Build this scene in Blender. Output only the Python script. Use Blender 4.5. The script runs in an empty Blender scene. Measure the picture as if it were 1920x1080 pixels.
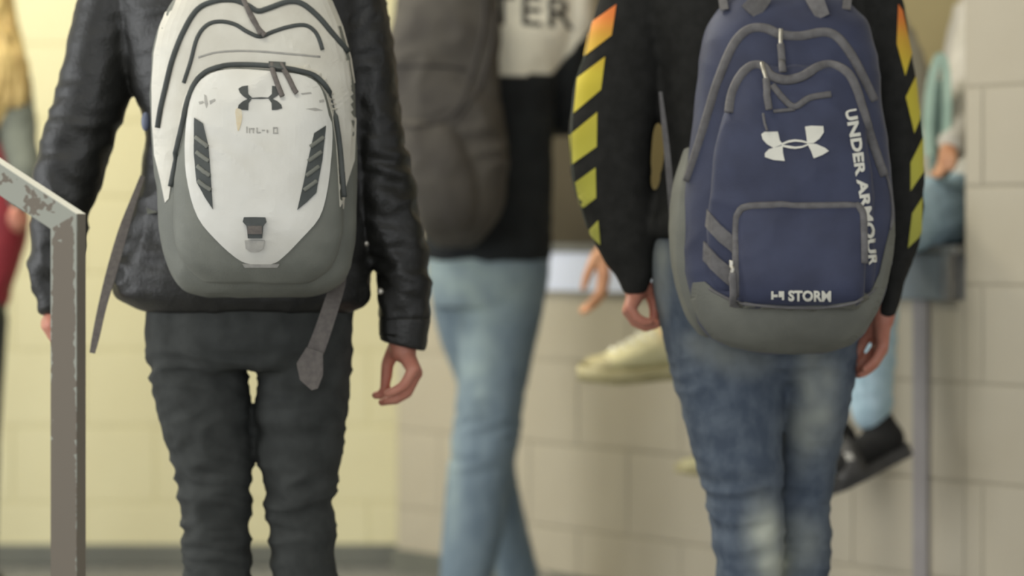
import bpy, bmesh, math, random
import numpy as np
from mathutils import Vector, Matrix, noise
from mathutils.bvhtree import BVHTree
from mathutils.geometry import tessellate_polygon

random.seed(4)
scene = bpy.context.scene
col = scene.collection

# ------------------------------------------------------------------ camera
F_PX = 5400.0          # focal length in pixels of the 1920x1080 frame
H_CAM = 0.94           # eye height, metres
HZ = 440.0             # pixel row of the horizon
cam_d = bpy.data.cameras.new('camera')
cam = bpy.data.objects.new('camera', cam_d); col.objects.link(cam)
cam.location = (0, 0, H_CAM); cam.rotation_euler = (math.pi / 2, 0, 0)
cam_d.sensor_width = 36.0
cam_d.lens = 36.0 * F_PX / 1920.0
cam_d.shift_y = -(540 - HZ) / 1920.0
cam_d.clip_start = 0.1
cam_d.dof.use_dof = True
cam_d.dof.focus_distance = 4.45
cam_d.dof.aperture_fstop = 2.1
cam_d.dof.aperture_blades = 7
scene.camera = cam

# ------------------------------------------------------------------ light
world = bpy.data.worlds.new('world'); scene.world = world
world.use_nodes = True
world.node_tree.nodes['Background'].inputs[0].default_value = (0.95, 0.97, 1.0, 1)
world.node_tree.nodes['Background'].inputs[1].default_value = 0.92
scene.view_settings.view_transform = 'Standard'
scene.view_settings.look = 'None'
scene.view_settings.gamma = 1.0
scene.view_settings.use_curve_mapping = False
scene.view_settings.exposure = 0.0


def area(name, loc, sx, sy, power, colr, rot=(0, 0, 0)):
    l = bpy.data.lights.new(name, 'AREA'); l.shape = 'RECTANGLE'
    l.size = sx; l.size_y = sy; l.energy = power; l.color = colr
    o = bpy.data.objects.new(name, l); col.objects.link(o)
    o.location = loc; o.rotation_euler = rot
    return o


CEIL = 2.9
area('ceiling_light_near', (-0.9, 3.2, CEIL - 0.06), 1.2, 1.2, 20, (1.0, 0.96, 0.86))
area('ceiling_light_mid', (-0.9, 5.6, CEIL - 0.06), 1.2, 1.2, 32, (1.0, 0.95, 0.84))
area('ceiling_light_far', (-1.9, 7.0, CEIL - 0.06), 1.2, 0.8, 54, (1.0, 0.95, 0.80))
# unseen cool frontal light placed behind the camera
area('frontal_fill', (-0.4, -3.0, 1.5), 3.0, 2.2, 70, (0.95, 0.98, 1.0), (math.pi / 2, 0, 0))
# unseen fill added at the left to brighten the far walls and students
area('left_fill', (-3.4, 4.4, 1.25), 2.2, 2.0, 58, (0.96, 0.98, 1.0), (math.pi / 2, 0, math.radians(-58)))


# ------------------------------------------------------------------ helpers
def lin(c):
    c = c / 255.0
    return c / 12.92 if c <= 0.04045 else ((c + 0.055) / 1.055) ** 2.4


def rgb(r, g, b):
    return (lin(r), lin(g), lin(b), 1.0)


def P(x, y, d):
    return Vector(((x - 960) * d / F_PX, d, H_CAM - (y - HZ) * d / F_PX))


def pix(v):
    return 960 + v[0] * F_PX / v[1], HZ + (H_CAM - v[2]) * F_PX / v[1]


def tag(o, label=None, cat=None, group=None, kind=None):
    if label: o['label'] = label
    if cat: o['category'] = cat
    if group: o['group'] = group
    if kind: o['kind'] = kind
    return o


def empty(name, loc):
    o = bpy.data.objects.new(name, None); col.objects.link(o)
    o.location = loc; o.empty_display_size = 0.1
    return o


def link(name, me, mat, parent=None, smooth=True):
    o = bpy.data.objects.new(name, me); col.objects.link(o)
    if mat: me.materials.clear(); me.materials.append(mat)
    if smooth:
        me.polygons.foreach_set('use_smooth', [True] * len(me.polygons))
    if parent:
        o.parent = parent
        o.matrix_parent_inverse = Matrix.Translation(parent.location).inverted() if parent.parent is None and parent.type == 'EMPTY' else parent.matrix_basis.inverted()
    return o


def mesh(name, V, F):
    me = bpy.data.meshes.new(name)
    me.from_pydata([tuple(v) for v in V], [], F)
    me.update()
    return me


# ---- materials
def newmat(name):
    m = bpy.data.materials.new(name); m.use_nodes = True
    nt = m.node_tree
    return m, nt, nt.nodes['Principled BSDF']


def N(nt, t, **kw):
    n = nt.nodes.new(t)
    for k, v in kw.items():
        setattr(n, k, v)
    return n


def simple(name, c1, c2=None, scale=20, rough=0.6, metal=0.0, bump=0.0, bscale=200, stretch=(1, 1, 1), spec=0.5, sheen=0.0, bdist=0.002, detail=4):
    """noise-mottled surface with fine relief, in object space"""
    m, nt, b = newmat(name)
    tc = N(nt, 'ShaderNodeTexCoord')
    mp = N(nt, 'ShaderNodeMapping'); mp.inputs['Scale'].default_value = stretch
    nt.links.new(tc.outputs['Object'], mp.inputs['Vector'])
    if c2 is None: c2 = tuple(x * 0.8 for x in c1[:3]) + (1,)
    nz = N(nt, 'ShaderNodeTexNoise'); nz.inputs['Scale'].default_value = scale; nz.inputs['Detail'].default_value = detail
    nt.links.new(mp.outputs[0], nz.inputs['Vector'])
    rp = N(nt, 'ShaderNodeValToRGB')
    rp.color_ramp.elements[0].position = 0.35; rp.color_ramp.elements[1].position = 0.65
    rp.color_ramp.elements[0].color = c2; rp.color_ramp.elements[1].color = c1
    nt.links.new(nz.outputs[0], rp.inputs[0]); nt.links.new(rp.outputs[0], b.inputs['Base Color'])
    b.inputs['Roughness'].default_value = rough; b.inputs['Metallic'].default_value = metal
    b.inputs['Specular IOR Level'].default_value = spec
    if sheen: b.inputs['Sheen Weight'].default_value = sheen
    if bump:
        n2 = N(nt, 'ShaderNodeTexNoise'); n2.inputs['Scale'].default_value = bscale; n2.inputs['Detail'].default_value = 3
        nt.links.new(mp.outputs[0], n2.inputs['Vector'])
        bp = N(nt, 'ShaderNodeBump'); bp.inputs['Strength'].default_value = bump; bp.inputs['Distance'].default_value = bdist
        nt.links.new(n2.outputs[0], bp.inputs['Height']); nt.links.new(bp.outputs[0], b.inputs['Normal'])
    return m


def attr_mix(name, base1, base2, fade, attr='fade', rough=0.85, scale=60, bump=0.4, stretch=(1, 1, 1), bscale=500, fade2=None):
    """cloth whose own dye goes from BASE (mottled) to FADE where the mesh attribute says so"""
    m = simple(name, base1, base2, scale=scale, rough=rough, bump=bump, bscale=bscale, stretch=stretch, spec=0.2)
    nt = m.node_tree; b = nt.nodes['Principled BSDF']
    rp = [n for n in nt.nodes if n.type == 'VALTORGB'][0]
    at = N(nt, 'ShaderNodeAttribute'); at.attribute_name = attr
    mx = N(nt, 'ShaderNodeMixRGB'); mx.inputs[2].default_value = fade
    nt.links.new(at.outputs['Fac'], mx.inputs[0]); nt.links.new(rp.outputs[0], mx.inputs[1])
    nt.links.new(mx.outputs[0], b.inputs['Base Color'])
    return m


M = {}
M['yellow_block'] = simple('yellow_block_paint', rgb(224, 217, 175), rgb(221, 213, 170), scale=3, rough=0.45, bump=0.25, bscale=120)
M['yellow_joint'] = simple('yellow_joint_paint', rgb(220, 213, 170), None, scale=3, rough=0.55)
M['beige_block'] = simple('beige_block_paint', rgb(186, 178, 158), rgb(180, 171, 150), scale=2.5, rough=0.4, bump=0.3, bscale=120)
M['beige_joint'] = simple('beige_joint_paint', rgb(174, 166, 146), None, scale=3, rough=0.55)
M['floor'] = simple('waxed_floor_tile', rgb(138, 138, 136), rgb(122, 122, 120), scale=30, rough=0.22, bump=0.05)
M['baseboard'] = simple('vinyl_base', rgb(112, 113, 102), rgb(102, 103, 94), scale=5, rough=0.45)
M['ceiling'] = simple('ceiling_tile', rgb(225, 222, 212), rgb(215, 212, 200), scale=40, rough=0.9)
M['recess'] = simple('olive_recess_paint', rgb(188, 174, 128), rgb(178, 164, 120), scale=3, rough=0.7)
M['recess_band'] = simple('taupe_band_paint', rgb(138, 128, 114), rgb(128, 118, 105), scale=8, rough=0.6)
M['fascia_white'] = simple('white_laminate', rgb(226, 233, 252), rgb(220, 228, 248), scale=4, rough=0.3)
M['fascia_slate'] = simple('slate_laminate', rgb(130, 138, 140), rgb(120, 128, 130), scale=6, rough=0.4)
M['sill'] = simple('sill_stone', rgb(120, 120, 116), rgb(108, 108, 104), scale=20, rough=0.4)
M['steel'] = simple('brushed_steel', rgb(190, 188, 184), rgb(165, 163, 160), scale=40, rough=0.35, metal=0.8)
M['strip'] = simple('grey_upright_strip', rgb(152, 147, 144), rgb(144, 139, 137), scale=10, rough=0.4)
M['frame_dark'] = simple('dark_window_frame', rgb(112, 100, 82), rgb(100, 90, 74), scale=12, rough=0.5)
M['glass_dark'] = simple('dark_glass', rgb(40, 36, 32), rgb(34, 31, 28), scale=4, rough=0.15)
M['leather'] = simple('black_leather', rgb(34, 34, 31), rgb(27, 27, 25), scale=30, rough=0.46, bump=0.35, bscale=160, spec=0.5, bdist=0.003)
M['black_jean'] = simple('black_denim', rgb(66, 68, 66), rgb(54, 56, 54), scale=25, rough=0.85, bump=0.3, bscale=400, spec=0.25)
M['black_fleece'] = simple('black_fleece', rgb(53, 53, 51), rgb(45, 45, 43), scale=40, rough=0.95, bump=0.3, bscale=300, spec=0.1)
M['denim_dark'] = attr_mix('blue_denim', rgb(98, 108, 120), rgb(78, 88, 102), rgb(190, 194, 180), scale=38, stretch=(1, 1, 0.8))
M['denim_mid'] = attr_mix('washed_denim', rgb(122, 138, 148), rgb(106, 122, 134), rgb(160, 176, 172), scale=30, stretch=(1, 1, 0.4))
M['denim_light'] = simple('pale_denim', rgb(178, 202, 214), rgb(160, 186, 198), scale=35, rough=0.85, bump=0.3, bscale=400, spec=0.2)
M['sweat'] = attr_mix('two_tone_sweatshirt', rgb(40, 43, 44), rgb(34, 36, 37), rgb(234, 230, 212), attr='panel', rough=0.9, scale=20, bscale=300)
M['skin'] = simple('skin', rgb(205, 142, 120), rgb(190, 122, 102), scale=30, rough=0.5, bump=0.1, bscale=250)
M['skin'].node_tree.nodes['Principled BSDF'].inputs['Subsurface Weight'].default_value = 0.12
M['skin'].node_tree.nodes['Principled BSDF'].inputs['Subsurface Scale'].default_value = 0.01
M['skin_tan'] = simple('tan_skin', rgb(202, 150, 112), rgb(186, 130, 94), scale=30, rough=0.5)
M['hair_brown'] = simple('brown_hair', rgb(70, 52, 38), rgb(44, 33, 25), scale=60, rough=0.5, stretch=(1, 1, 0.15), bump=0.6, bscale=90)
M['hair_blond'] = simple('blond_hair', rgb(206, 180, 116), rgb(160, 132, 78), scale=45, rough=0.5, stretch=(1, 1, 0.12), bump=0.8, bscale=70)
M['bag_white'] = simple('scuffed_white_fabric', rgb(222, 219, 206), rgb(208, 204, 190), scale=14, rough=0.55, bump=0.3, bscale=60, bdist=0.004)
M['bag_panel_white'] = simple('white_coated_panel', rgb(224, 223, 215), rgb(214, 212, 202), scale=10, rough=0.42, bump=0.3, bscale=40, bdist=0.004)
M['bag_grey'] = simple('charcoal_fabric', rgb(124, 126, 117), rgb(112, 114, 106), scale=16, rough=0.7, bump=0.3, bscale=300)
M['bag_dark'] = simple('dark_grey_trim', rgb(74, 79, 77), rgb(62, 66, 64), scale=30, rough=0.6)
M['taupe_web'] = simple('taupe_webbing', rgb(112, 106, 100), rgb(98, 92, 88), scale=120, rough=0.8, bump=0.4, bscale=500)
M['ink'] = simple('faint_grey_ink', rgb(176, 174, 166), rgb(160, 158, 152), scale=80, rough=0.7)
M['rust'] = simple('rust_stain', rgb(216, 198, 158), rgb(221, 213, 190), scale=60, rough=0.6)
M['scuff'] = simple('grey_scuff', rgb(200, 198, 188), rgb(212, 210, 200), scale=120, rough=0.7)
M['navy'] = simple('navy_fabric', rgb(58, 64, 90), rgb(49, 54, 78), scale=18, rough=0.62, bump=0.25, bscale=350, sheen=0.1)
M['navy_grey'] = simple('olive_grey_fabric', rgb(122, 123, 114), rgb(110, 111, 103), scale=14, rough=0.75, bump=0.3, bscale=250)
M['zip_grey'] = simple('grey_zip_tape', rgb(114, 112, 112), rgb(100, 98, 98), scale=80, rough=0.7, bump=0.3, bscale=600)
M['print_white'] = simple('white_print', rgb(238, 236, 222), rgb(228, 226, 212), scale=30, rough=0.5)
M['brown_bag'] = simple('brown_grey_canvas', rgb(75, 71, 64), rgb(62, 58, 53), scale=12, rough=0.8, bump=0.4, bscale=120, bdist=0.004)
M['brown_trim'] = simple('dark_brown_seam', rgb(58, 54, 50), None, scale=20, rough=0.8)
M['print_dark'] = simple('dark_print', rgb(66, 64, 58), rgb(54, 52, 48), scale=30, rough=0.8)
M['red'] = simple('red_canvas', rgb(140, 38, 46), rgb(116, 28, 38), scale=10, rough=0.7, bump=0.3, bscale=200)
M['green_trim'] = simple('dark_green_trim', rgb(56, 62, 48), None, scale=10, rough=0.8)
M['grey_green'] = simple('grey_green_fleece', rgb(104, 108, 98), rgb(84, 88, 80), scale=14, rough=0.9)
M['pale_knit'] = simple('pale_grey_knit', rgb(178, 174, 160), rgb(164, 160, 146), scale=20, rough=0.9)
M['white_knit'] = simple('off_white_fleece', rgb(212, 206, 192), rgb(200, 194, 178), scale=20, rough=0.9)
M['mint'] = simple('mint_fabric', rgb(190, 216, 198), rgb(176, 204, 186), scale=14, rough=0.7)
M['mint_dark'] = simple('dark_teal_fabric', rgb(120, 140, 130), rgb(104, 124, 116), scale=14, rough=0.8)
M['sock'] = simple('black_sock_knit', rgb(33, 33, 32), rgb(26, 26, 26), scale=60, rough=0.95)
M['slide'] = simple('charcoal_foam', rgb(66, 65, 64), rgb(54, 53, 52), scale=30, rough=0.6)
M['cream_shoe'] = simple('cream_canvas', rgb(226, 218, 172), rgb(206, 198, 150), scale=40, rough=0.6)
M['cream_sole'] = simple('cream_rubber', rgb(186, 176, 134), rgb(170, 160, 118), scale=20, rough=0.55)
M['lace_white'] = simple('lace_white', rgb(240, 236, 210), None, scale=30, rough=0.7)
M['dark_shoe'] = simple('dark_shoe', rgb(50, 50, 50), None, scale=30, rough=0.6)
M['white_sole'] = simple('white_rubber', rgb(215, 213, 205), None, scale=20, rough=0.5)
M['metal'] = simple('zip_metal', rgb(205, 200, 186), rgb(170, 166, 154), scale=60, rough=0.3, metal=0.7)
M['eye'] = simple('eye', rgb(60, 45, 35), None, rough=0.2)


def stripe_material():
    """sleeve print: orange at the shoulder turning to yellow, then olive yellow at the cuff"""
    m, nt, b = newmat('yellow_orange_print')
    tc = N(nt, 'ShaderNodeTexCoord'); sp = N(nt, 'ShaderNodeSeparateXYZ')
    nt.links.new(tc.outputs['Object'], sp.inputs[0])
    mr = N(nt, 'ShaderNodeMapRange')
    mr.inputs[1].default_value = P(0, 470, 5.14).z; mr.inputs[2].default_value = P(0, 0, 5.14).z
    nt.links.new(sp.outputs[2], mr.inputs[0])
    rp = N(nt, 'ShaderNodeValToRGB'); cr = rp.color_ramp
    cr.elements[0].position = 0.0; cr.elements[0].color = rgb(184, 184, 84)
    cr.elements[1].position = 1.0; cr.elements[1].color = rgb(240, 120, 58)
    for p, c in ((0.35, rgb(206, 200, 78)), (0.7, rgb(222, 202, 62)), (0.84, rgb(228, 178, 62)), (0.92, rgb(240, 138, 58))):
        e = cr.elements.new(p); e.color = c
    nt.links.new(mr.outputs[0], rp.inputs[0]); nt.links.new(rp.outputs[0], b.inputs['Base Color'])
    b.inputs['Roughness'].default_value = 0.7
    return m


M['stripe'] = stripe_material()


def rail_material():
    """brown-grey paint chipped back to bare grey steel along the edges and on the sloping top length; light on its upper face is painted pale"""
    m, nt, b = newmat('chipped_rail_paint')
    at = N(nt, 'ShaderNodeAttribute'); at.attribute_name = 'wear_toplight'
    tc = N(nt, 'ShaderNodeTexCoord')
    nz = N(nt, 'ShaderNodeTexNoise'); nz.inputs['Scale'].default_value = 85; nz.inputs['Detail'].default_value = 5
    nt.links.new(tc.outputs['Object'], nz.inputs['Vector'])
    ad = N(nt, 'ShaderNodeMath', operation='ADD'); nt.links.new(at.outputs['Fac'], ad.inputs[0]); nt.links.new(nz.outputs[0], ad.inputs[1])
    rp = N(nt, 'ShaderNodeValToRGB'); rp.color_ramp.interpolation = 'CONSTANT'
    rp.color_ramp.elements[0].color = (0, 0, 0, 1); rp.color_ramp.elements[1].position = 0.98; rp.color_ramp.elements[1].color = (1, 1, 1, 1)
    nt.links.new(ad.outputs[0], rp.inputs[0])
    mx = N(nt, 'ShaderNodeMixRGB'); mx.inputs[1].default_value = rgb(124, 115, 102); mx.inputs[2].default_value = rgb(166, 168, 156)
    nt.links.new(rp.outputs[0], mx.inputs[0])
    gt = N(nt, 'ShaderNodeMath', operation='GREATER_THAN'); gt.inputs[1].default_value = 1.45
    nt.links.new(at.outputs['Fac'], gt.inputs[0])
    m2 = N(nt, 'ShaderNodeMixRGB'); m2.inputs[2].default_value = rgb(238, 237, 222)      # overhead light on the upper face, put into the colour
    nt.links.new(gt.outputs[0], m2.inputs[0]); nt.links.new(mx.outputs[0], m2.inputs[1]); nt.links.new(m2.outputs[0], b.inputs['Base Color'])
    b.inputs['Roughness'].default_value = 0.42
    bp = N(nt, 'ShaderNodeBump'); bp.inputs['Strength'].default_value = 0.5; bp.inputs['Distance'].default_value = 0.0006; bp.invert = True
    nt.links.new(rp.outputs[0], bp.inputs['Height']); nt.links.new(bp.outputs[0], b.inputs['Normal'])
    return m


M['rail'] = rail_material()


# ---- shape helpers: a shape is a (verts, faces) pair; shapes are joined before remeshing
def join(shapes):
    V, F = [], []
    for v, f in shapes:
        o = len(V); V += list(v); F += [tuple(i + o for i in q) for q in f]
    return V, F


def catmull(A, sub):
    """rows of an array, made dense along the first axis"""
    A = np.array(A, float); n = len(A); out = []
    for i in range(n - 1):
        p0, p1, p2, p3 = A[max(i - 1, 0)], A[i], A[i + 1], A[min(i + 2, n - 1)]
        for k in range(sub):
            t = k / sub
            out.append(0.5 * ((2 * p1) + (p2 - p0) * t + (2 * p0 - 5 * p1 + 4 * p2 - p3) * t * t + (3 * p1 - p0 - 3 * p2 + p3) * t ** 3))
    out.append(A[-1])
    return np.array(out)


def loft(rows, n=28, e=2.2, sub=4):
    """rows (y, x_left, x_right, distance, half_depth) from top to bottom: rounded horizontal rings stacked into a closed body"""
    R = catmull(rows, sub); V, F = [], []
    for y, xl, xr, d, ry in R:
        c = P((xl + xr) / 2, y, d); rx = (xr - xl) / 2 * d / F_PX
        for k in range(n):
            a = 2 * math.pi * k / n; ca, sa = math.cos(a), math.sin(a)
            V.append(Vector((c.x + rx * math.copysign(abs(ca) ** (2 / e), ca), c.y + ry * math.copysign(abs(sa) ** (2 / e), sa), c.z)))
    m = len(R)
    for i in range(m - 1):
        for k in range(n):
            k2 = (k + 1) % n
            F.append((i * n + k, i * n + k2, (i + 1) * n + k2, (i + 1) * n + k))
    F.append(tuple(range(n - 1, -1, -1))); F.append(tuple((m - 1) * n + k for k in range(n)))
    return V, F


def sphere(c, r, seg=14, ring=9, scale=(1, 1, 1), rot=None):
    V, F = [], []
    c = Vector(c)
    for i in range(1, ring):
        t = math.pi * i / ring
        for k in range(seg):
            a = 2 * math.pi * k / seg
            v = Vector((math.sin(t) * math.cos(a) * scale[0], math.sin(t) * math.sin(a) * scale[1], math.cos(t) * scale[2])) * r
            if rot: v = rot @ v
            V.append(c + v)
    top = Vector((0, 0, scale[2])) * r; bot = -top
    if rot: top, bot = rot @ top, rot @ bot
    V.append(c + top); V.append(c + bot)
    for i in range(ring - 2):
        for k in range(seg):
            k2 = (k + 1) % seg
            F.append((i * seg + k, (i + 1) * seg + k, (i + 1) * seg + k2, i * seg + k2))
    t, b = len(V) - 2, len(V) - 1
    for k in range(seg):
        k2 = (k + 1) % seg
        F.append((t, k, k2)); F.append((b, (ring - 2) * seg + k2, (ring - 2) * seg + k))
    return V, F


def tube(pts, radii, n=12, flat=1.0, up=None):
    """tapered tube along points; FLAT < 1 flattens it along the direction UP"""
    pts = [Vector(p) for p in pts]
    if not hasattr(radii, '__len__'): radii = [radii] * len(pts)
    V, F = [], []
    prev = None
    for i, p in enumerate(pts):
        t = (pts[min(i + 1, len(pts) - 1)] - pts[max(i - 1, 0)]).normalized()
        ref = Vector(up) if up is not None else (prev if prev is not None else (Vector((0, 1, 0)) if abs(t.y) < 0.9 else Vector((1, 0, 0))))
        a = (ref - t * ref.dot(t)).normalized(); prev = a
        b = t.cross(a)
        for k in range(n):
            w = 2 * math.pi * k / n
            V.append(p + a * (math.cos(w) * radii[i] * flat) + b * (math.sin(w) * radii[i]))
    for i in range(len(pts) - 1):
        for k in range(n):
            k2 = (k + 1) % n
            F.append((i * n + k, i * n + k2, (i + 1) * n + k2, (i + 1) * n + k))
    F.append(tuple(range(n - 1, -1, -1))); F.append(tuple((len(pts) - 1) * n + k for k in range(n)))
    return V, F


def limb(pts, radii):
    """sphere-swept chain (joints rounded), for fusing"""
    out = [tube([pts[i], pts[i + 1]], [radii[i], radii[i + 1]]) for i in range(len(pts) - 1)]
    out += [sphere(p, r) for p, r in zip(pts, radii)]
    return join(out)


def fuse(shapes, voxel, smooth=4):
    """one continuous surface over overlapping closed shapes"""
    V, F = join(shapes)
    me = mesh('fuse', V, F)
    o = bpy.data.objects.new('fuse', me); col.objects.link(o)
    r = o.modifiers.new('r', 'REMESH'); r.mode = 'VOXEL'; r.voxel_size = voxel; r.use_smooth_shade = True
    if smooth:
        s = o.modifiers.new('s', 'SMOOTH'); s.iterations = smooth; s.factor = 0.5
    dg = bpy.context.evaluated_depsgraph_get(); dg.update()
    out = bpy.data.meshes.new_from_object(o.evaluated_get(dg))
    bpy.data.objects.remove(o); bpy.data.meshes.remove(me)
    return out


def wrinkle(me, amp, freq, weight=None, seed=0.0, ridge=True):
    """folds pushed into cloth along its normals"""
    off = Vector((seed, seed * 1.7, seed * 0.3))
    ns = [v.normal.copy() for v in me.vertices]
    for v, nn in zip(me.vertices, ns):
        c = v.co
        w = 1.0 if weight is None else weight(c)
        if w <= 0: continue
        q = Vector((c.x * freq[0], c.y * freq[1], c.z * freq[2])) + off
        q += noise.noise_vector(c * 7 + off) * 0.8
        h = noise.noise(q)
        if ridge: h = 0.6 - 1.7 * abs(h)
        v.co = c + nn * (h * amp * w)
    me.update()


def gauss(v, c, r):
    return math.exp(-((v - c) / r) ** 2)


def bvh_of(objs):
    V, F = [], []
    for o in objs:
        me = o.data if hasattr(o, 'data') else o
        k = len(V); V += [v.co.copy() for v in me.vertices]
        F += [tuple(i + k for i in p.vertices) for p in me.polygons]
    return BVHTree.FromPolygons(V, F)


EYE = Vector((0, 0, H_CAM))


def cast(bv, x, y, centre=None):
    for k in range(16):
        t = k / 16
        px, py = (x, y) if centre is None else (x + (centre[0] - x) * t, y + (centre[1] - y) * t)
        d = Vector(((px - 960) / F_PX, 1.0, -(py - HZ) / F_PX)).normalized()
        h = bv.ray_cast(EYE, d)
        if h[0] is not None:
            nn = h[1] if h[1].dot(d) < 0 else -h[1]
            return h[0], (nn - d * 0.5).normalized() * -1
        if centre is None: break
    return None, None


def flat_bm(polys):
    bm = bmesh.new()
    for p in polys:
        vs = [bm.verts.new((x, y, 0)) for x, y in p]
        for t in tessellate_polygon([[Vector((x, y, 0)) for x, y in p]]):
            try: bm.faces.new([vs[i] for i in t])
            except ValueError: pass
    return bm


def drape_bm(name, bm, bv, off, thick, mat, parent, maxlen=14):
    """a flat piece drawn over the photograph laid onto the real surface BV as a thin closed piece"""
    if any(len(f.verts) > 3 for f in bm.faces): bmesh.ops.triangulate(bm, faces=bm.faces[:])
    for _ in range(5):
        long = [e for e in bm.edges if e.calc_length() > maxlen]
        if not long: break
        bmesh.ops.subdivide_edges(bm, edges=long, cuts=1)
        bmesh.ops.triangulate(bm, faces=[f for f in bm.faces if len(f.verts) > 3])
    bm.verts.ensure_lookup_table()
    cx = sum(v.co.x for v in bm.verts) / len(bm.verts); cy = sum(v.co.y for v in bm.verts) / len(bm.verts)
    bm.verts.index_update()
    fr, bk = [], []
    last = None
    for v in bm.verts:
        h, d = cast(bv, v.co.x, v.co.y, (cx, cy))
        if h is None: h, d = last
        last = (h, d)
        fr.append(h - d * off); bk.append(h - d * (off - thick))
    n = len(fr)
    F = []
    for f in bm.faces:
        q = [v.index for v in f.verts]
        nn = (fr[q[1]] - fr[q[0]]).cross(fr[q[2]] - fr[q[0]])
        if nn.y > 0: q = q[::-1]
        F.append(tuple(q)); F.append(tuple(i + n for i in q[::-1]))
    for e in bm.edges:
        if len(e.link_faces) == 1:
            a, b = e.verts[0].index, e.verts[1].index
            F.append((a, b, b + n, a + n))
    bm.free()
    me = mesh(name, fr + bk, F)
    return link(name, me, mat, parent, smooth=False)


def drape(name, polys, bv, off, thick, mat, parent, maxlen=14):
    return drape_bm(name, flat_bm(polys), bv, off, thick, mat, parent, maxlen)


def drape_line(name, pts, bv, r, mat, parent, off=0.0, sub=5, flat=0.45, taper=None):
    Q = catmull(pts, sub); out = []
    for x, y in Q:
        h, d = cast(bv, x, y, (Q[:, 0].mean(), Q[:, 1].mean()))
        if h is not None: out.append(h - d * off)
    rr = [r] * len(out)
    V, F = tube(out, rr, n=8, flat=flat, up=(0, 1, 0.01))
    return link(name, mesh(name, V, F), mat, parent)


def smooth_poly(pts, sub=4):
    A = np.array(pts, float); n = len(A)
    B = np.vstack([A[-1:], A, A[:2]]); out = []
    for i in range(1, n + 1):
        p0, p1, p2, p3 = B[i - 1], B[i], B[i + 1], B[i + 2] if i + 2 < len(B) else B[2]
        for k in range(sub):
            t = k / sub
            q = 0.5 * ((2 * p1) + (p2 - p0) * t + (2 * p0 - 5 * p1 + 4 * p2 - p3) * t * t + (3 * p1 - p0 - 3 * p2 + p3) * t ** 3)
            out.append(tuple(q))
    return out


def text_bm(body, place, bold=0.0, space=1.0):
    """lettering outlines; PLACE maps (u, v) in font units (cap height about 0.7) to pixels"""
    cu = bpy.data.curves.new('lettering', 'FONT'); cu.body = body; cu.size = 1.0; cu.offset = bold
    cu.space_character = space; cu.resolution_u = 3
    o = bpy.data.objects.new('lettering', cu); col.objects.link(o)
    dg = bpy.context.evaluated_depsgraph_get(); dg.update()
    me = bpy.data.meshes.new_from_object(o.evaluated_get(dg))
    bm = bmesh.new(); bm.from_mesh(me)
    us = [v.co.x for v in bm.verts]; u0, u1 = min(us), max(us)
    for v in bm.verts:
        x, y = place((v.co.x - u0) / (u1 - u0), v.co.y / 0.69)
        v.co = (x, y, 0)
    bpy.data.objects.remove(o); bpy.data.curves.remove(cu); bpy.data.meshes.remove(me)
    return bm


def set_attr(me, name, fn):
    a = me.attributes.new(name, 'FLOAT', 'POINT')
    a.data.foreach_set('value', [fn(v.co) for v in me.vertices])


def box_mesh(name, x0, x1, y0, y1, z0, z1, bev=0.0):
    bm = bmesh.new(); bmesh.ops.create_cube(bm, size=1)
    for v in bm.verts:
        v.co = ((x0 + x1) / 2 + v.co.x * (x1 - x0), (y0 + y1) / 2 + v.co.y * (y1 - y0), (z0 + z1) / 2 + v.co.z * (z1 - z0))
    if bev: bmesh.ops.bevel(bm, geom=bm.edges[:], offset=bev, segments=1, affect='EDGES')
    me = bpy.data.meshes.new(name); bm.to_mesh(me); bm.free()
    return me


# ------------------------------------------------------------------ the setting
D_BACK = 8.2
S_CORNER = 668.0; K_WALL = 0.17


def wall_at_px(x):
    s = S_CORNER + K_WALL * (x - 745); d = F_PX / s
    return Vector(((x - 960) / s, d))


C0 = wall_at_px(745); C1 = wall_at_px(1810)
U = (C1 - C0).normalized(); NRM = Vector((-abs(U.y), -abs(U.x)))      # along the side wall; out of it into the corridor
L_OPEN1 = (C1 - C0).length
L_OPEN0 = (wall_at_px(965) - C0).length
Z_SILL0, Z_SILL = 0.795, 0.916
RECESS = 0.75


def W(p, q, z):
    """point at P metres along the side wall, Q metres out of it into the corridor"""
    v = C0 + U * p + NRM * q
    return Vector((v.x, v.y, z))


tag(link('floor', box_mesh('floor', -6, 6, -4, 10, -0.05, 0), M['floor'], smooth=False), 'grey waxed corridor floor', 'floor', kind='structure')
tag(link('ceiling', box_mesh('ceiling', -6, 6, 0.5, 10, CEIL, CEIL + 0.05), M['ceiling'], smooth=False), 'pale tiled corridor ceiling', 'ceiling', kind='structure')
# lamp panels in the ceiling
for nm, (lx, ly, sx, sy) in (('a', (-0.9, 3.2, 1.2, 1.2)), ('b', (-0.9, 5.6, 1.2, 1.2)), ('c', (-1.9, 7.0, 1.2, 0.8))):
    o = link('ceiling_lamp_frame', box_mesh('ceiling_lamp_frame', lx - sx / 2, lx + sx / 2, ly - sy / 2, ly + sy / 2, CEIL - 0.04, CEIL - 0.001), M['ceiling'], smooth=False)
    tag(o, {'a': 'flat ceiling lamp nearest the photographer', 'b': 'flat ceiling lamp above the two front students', 'c': 'flat ceiling lamp close to the yellow wall'}[nm], 'ceiling lamp', 'flat ceiling lamps')

# straight yellow wall at the end of the corridor
xb0, xb1 = -4.0, C0.x
wb = link('wall_back', box_mesh('wall_back', xb0, xb1 + 0.03, D_BACK, D_BACK + 0.2, 0, CEIL), M['yellow_joint'], smooth=False)
tag(wb, 'pale yellow painted block wall behind the students', 'wall', kind='structure')
BW, BH, J = 0.405, 0.2175, 0.005
ROW0 = 0.177 - BH


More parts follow.
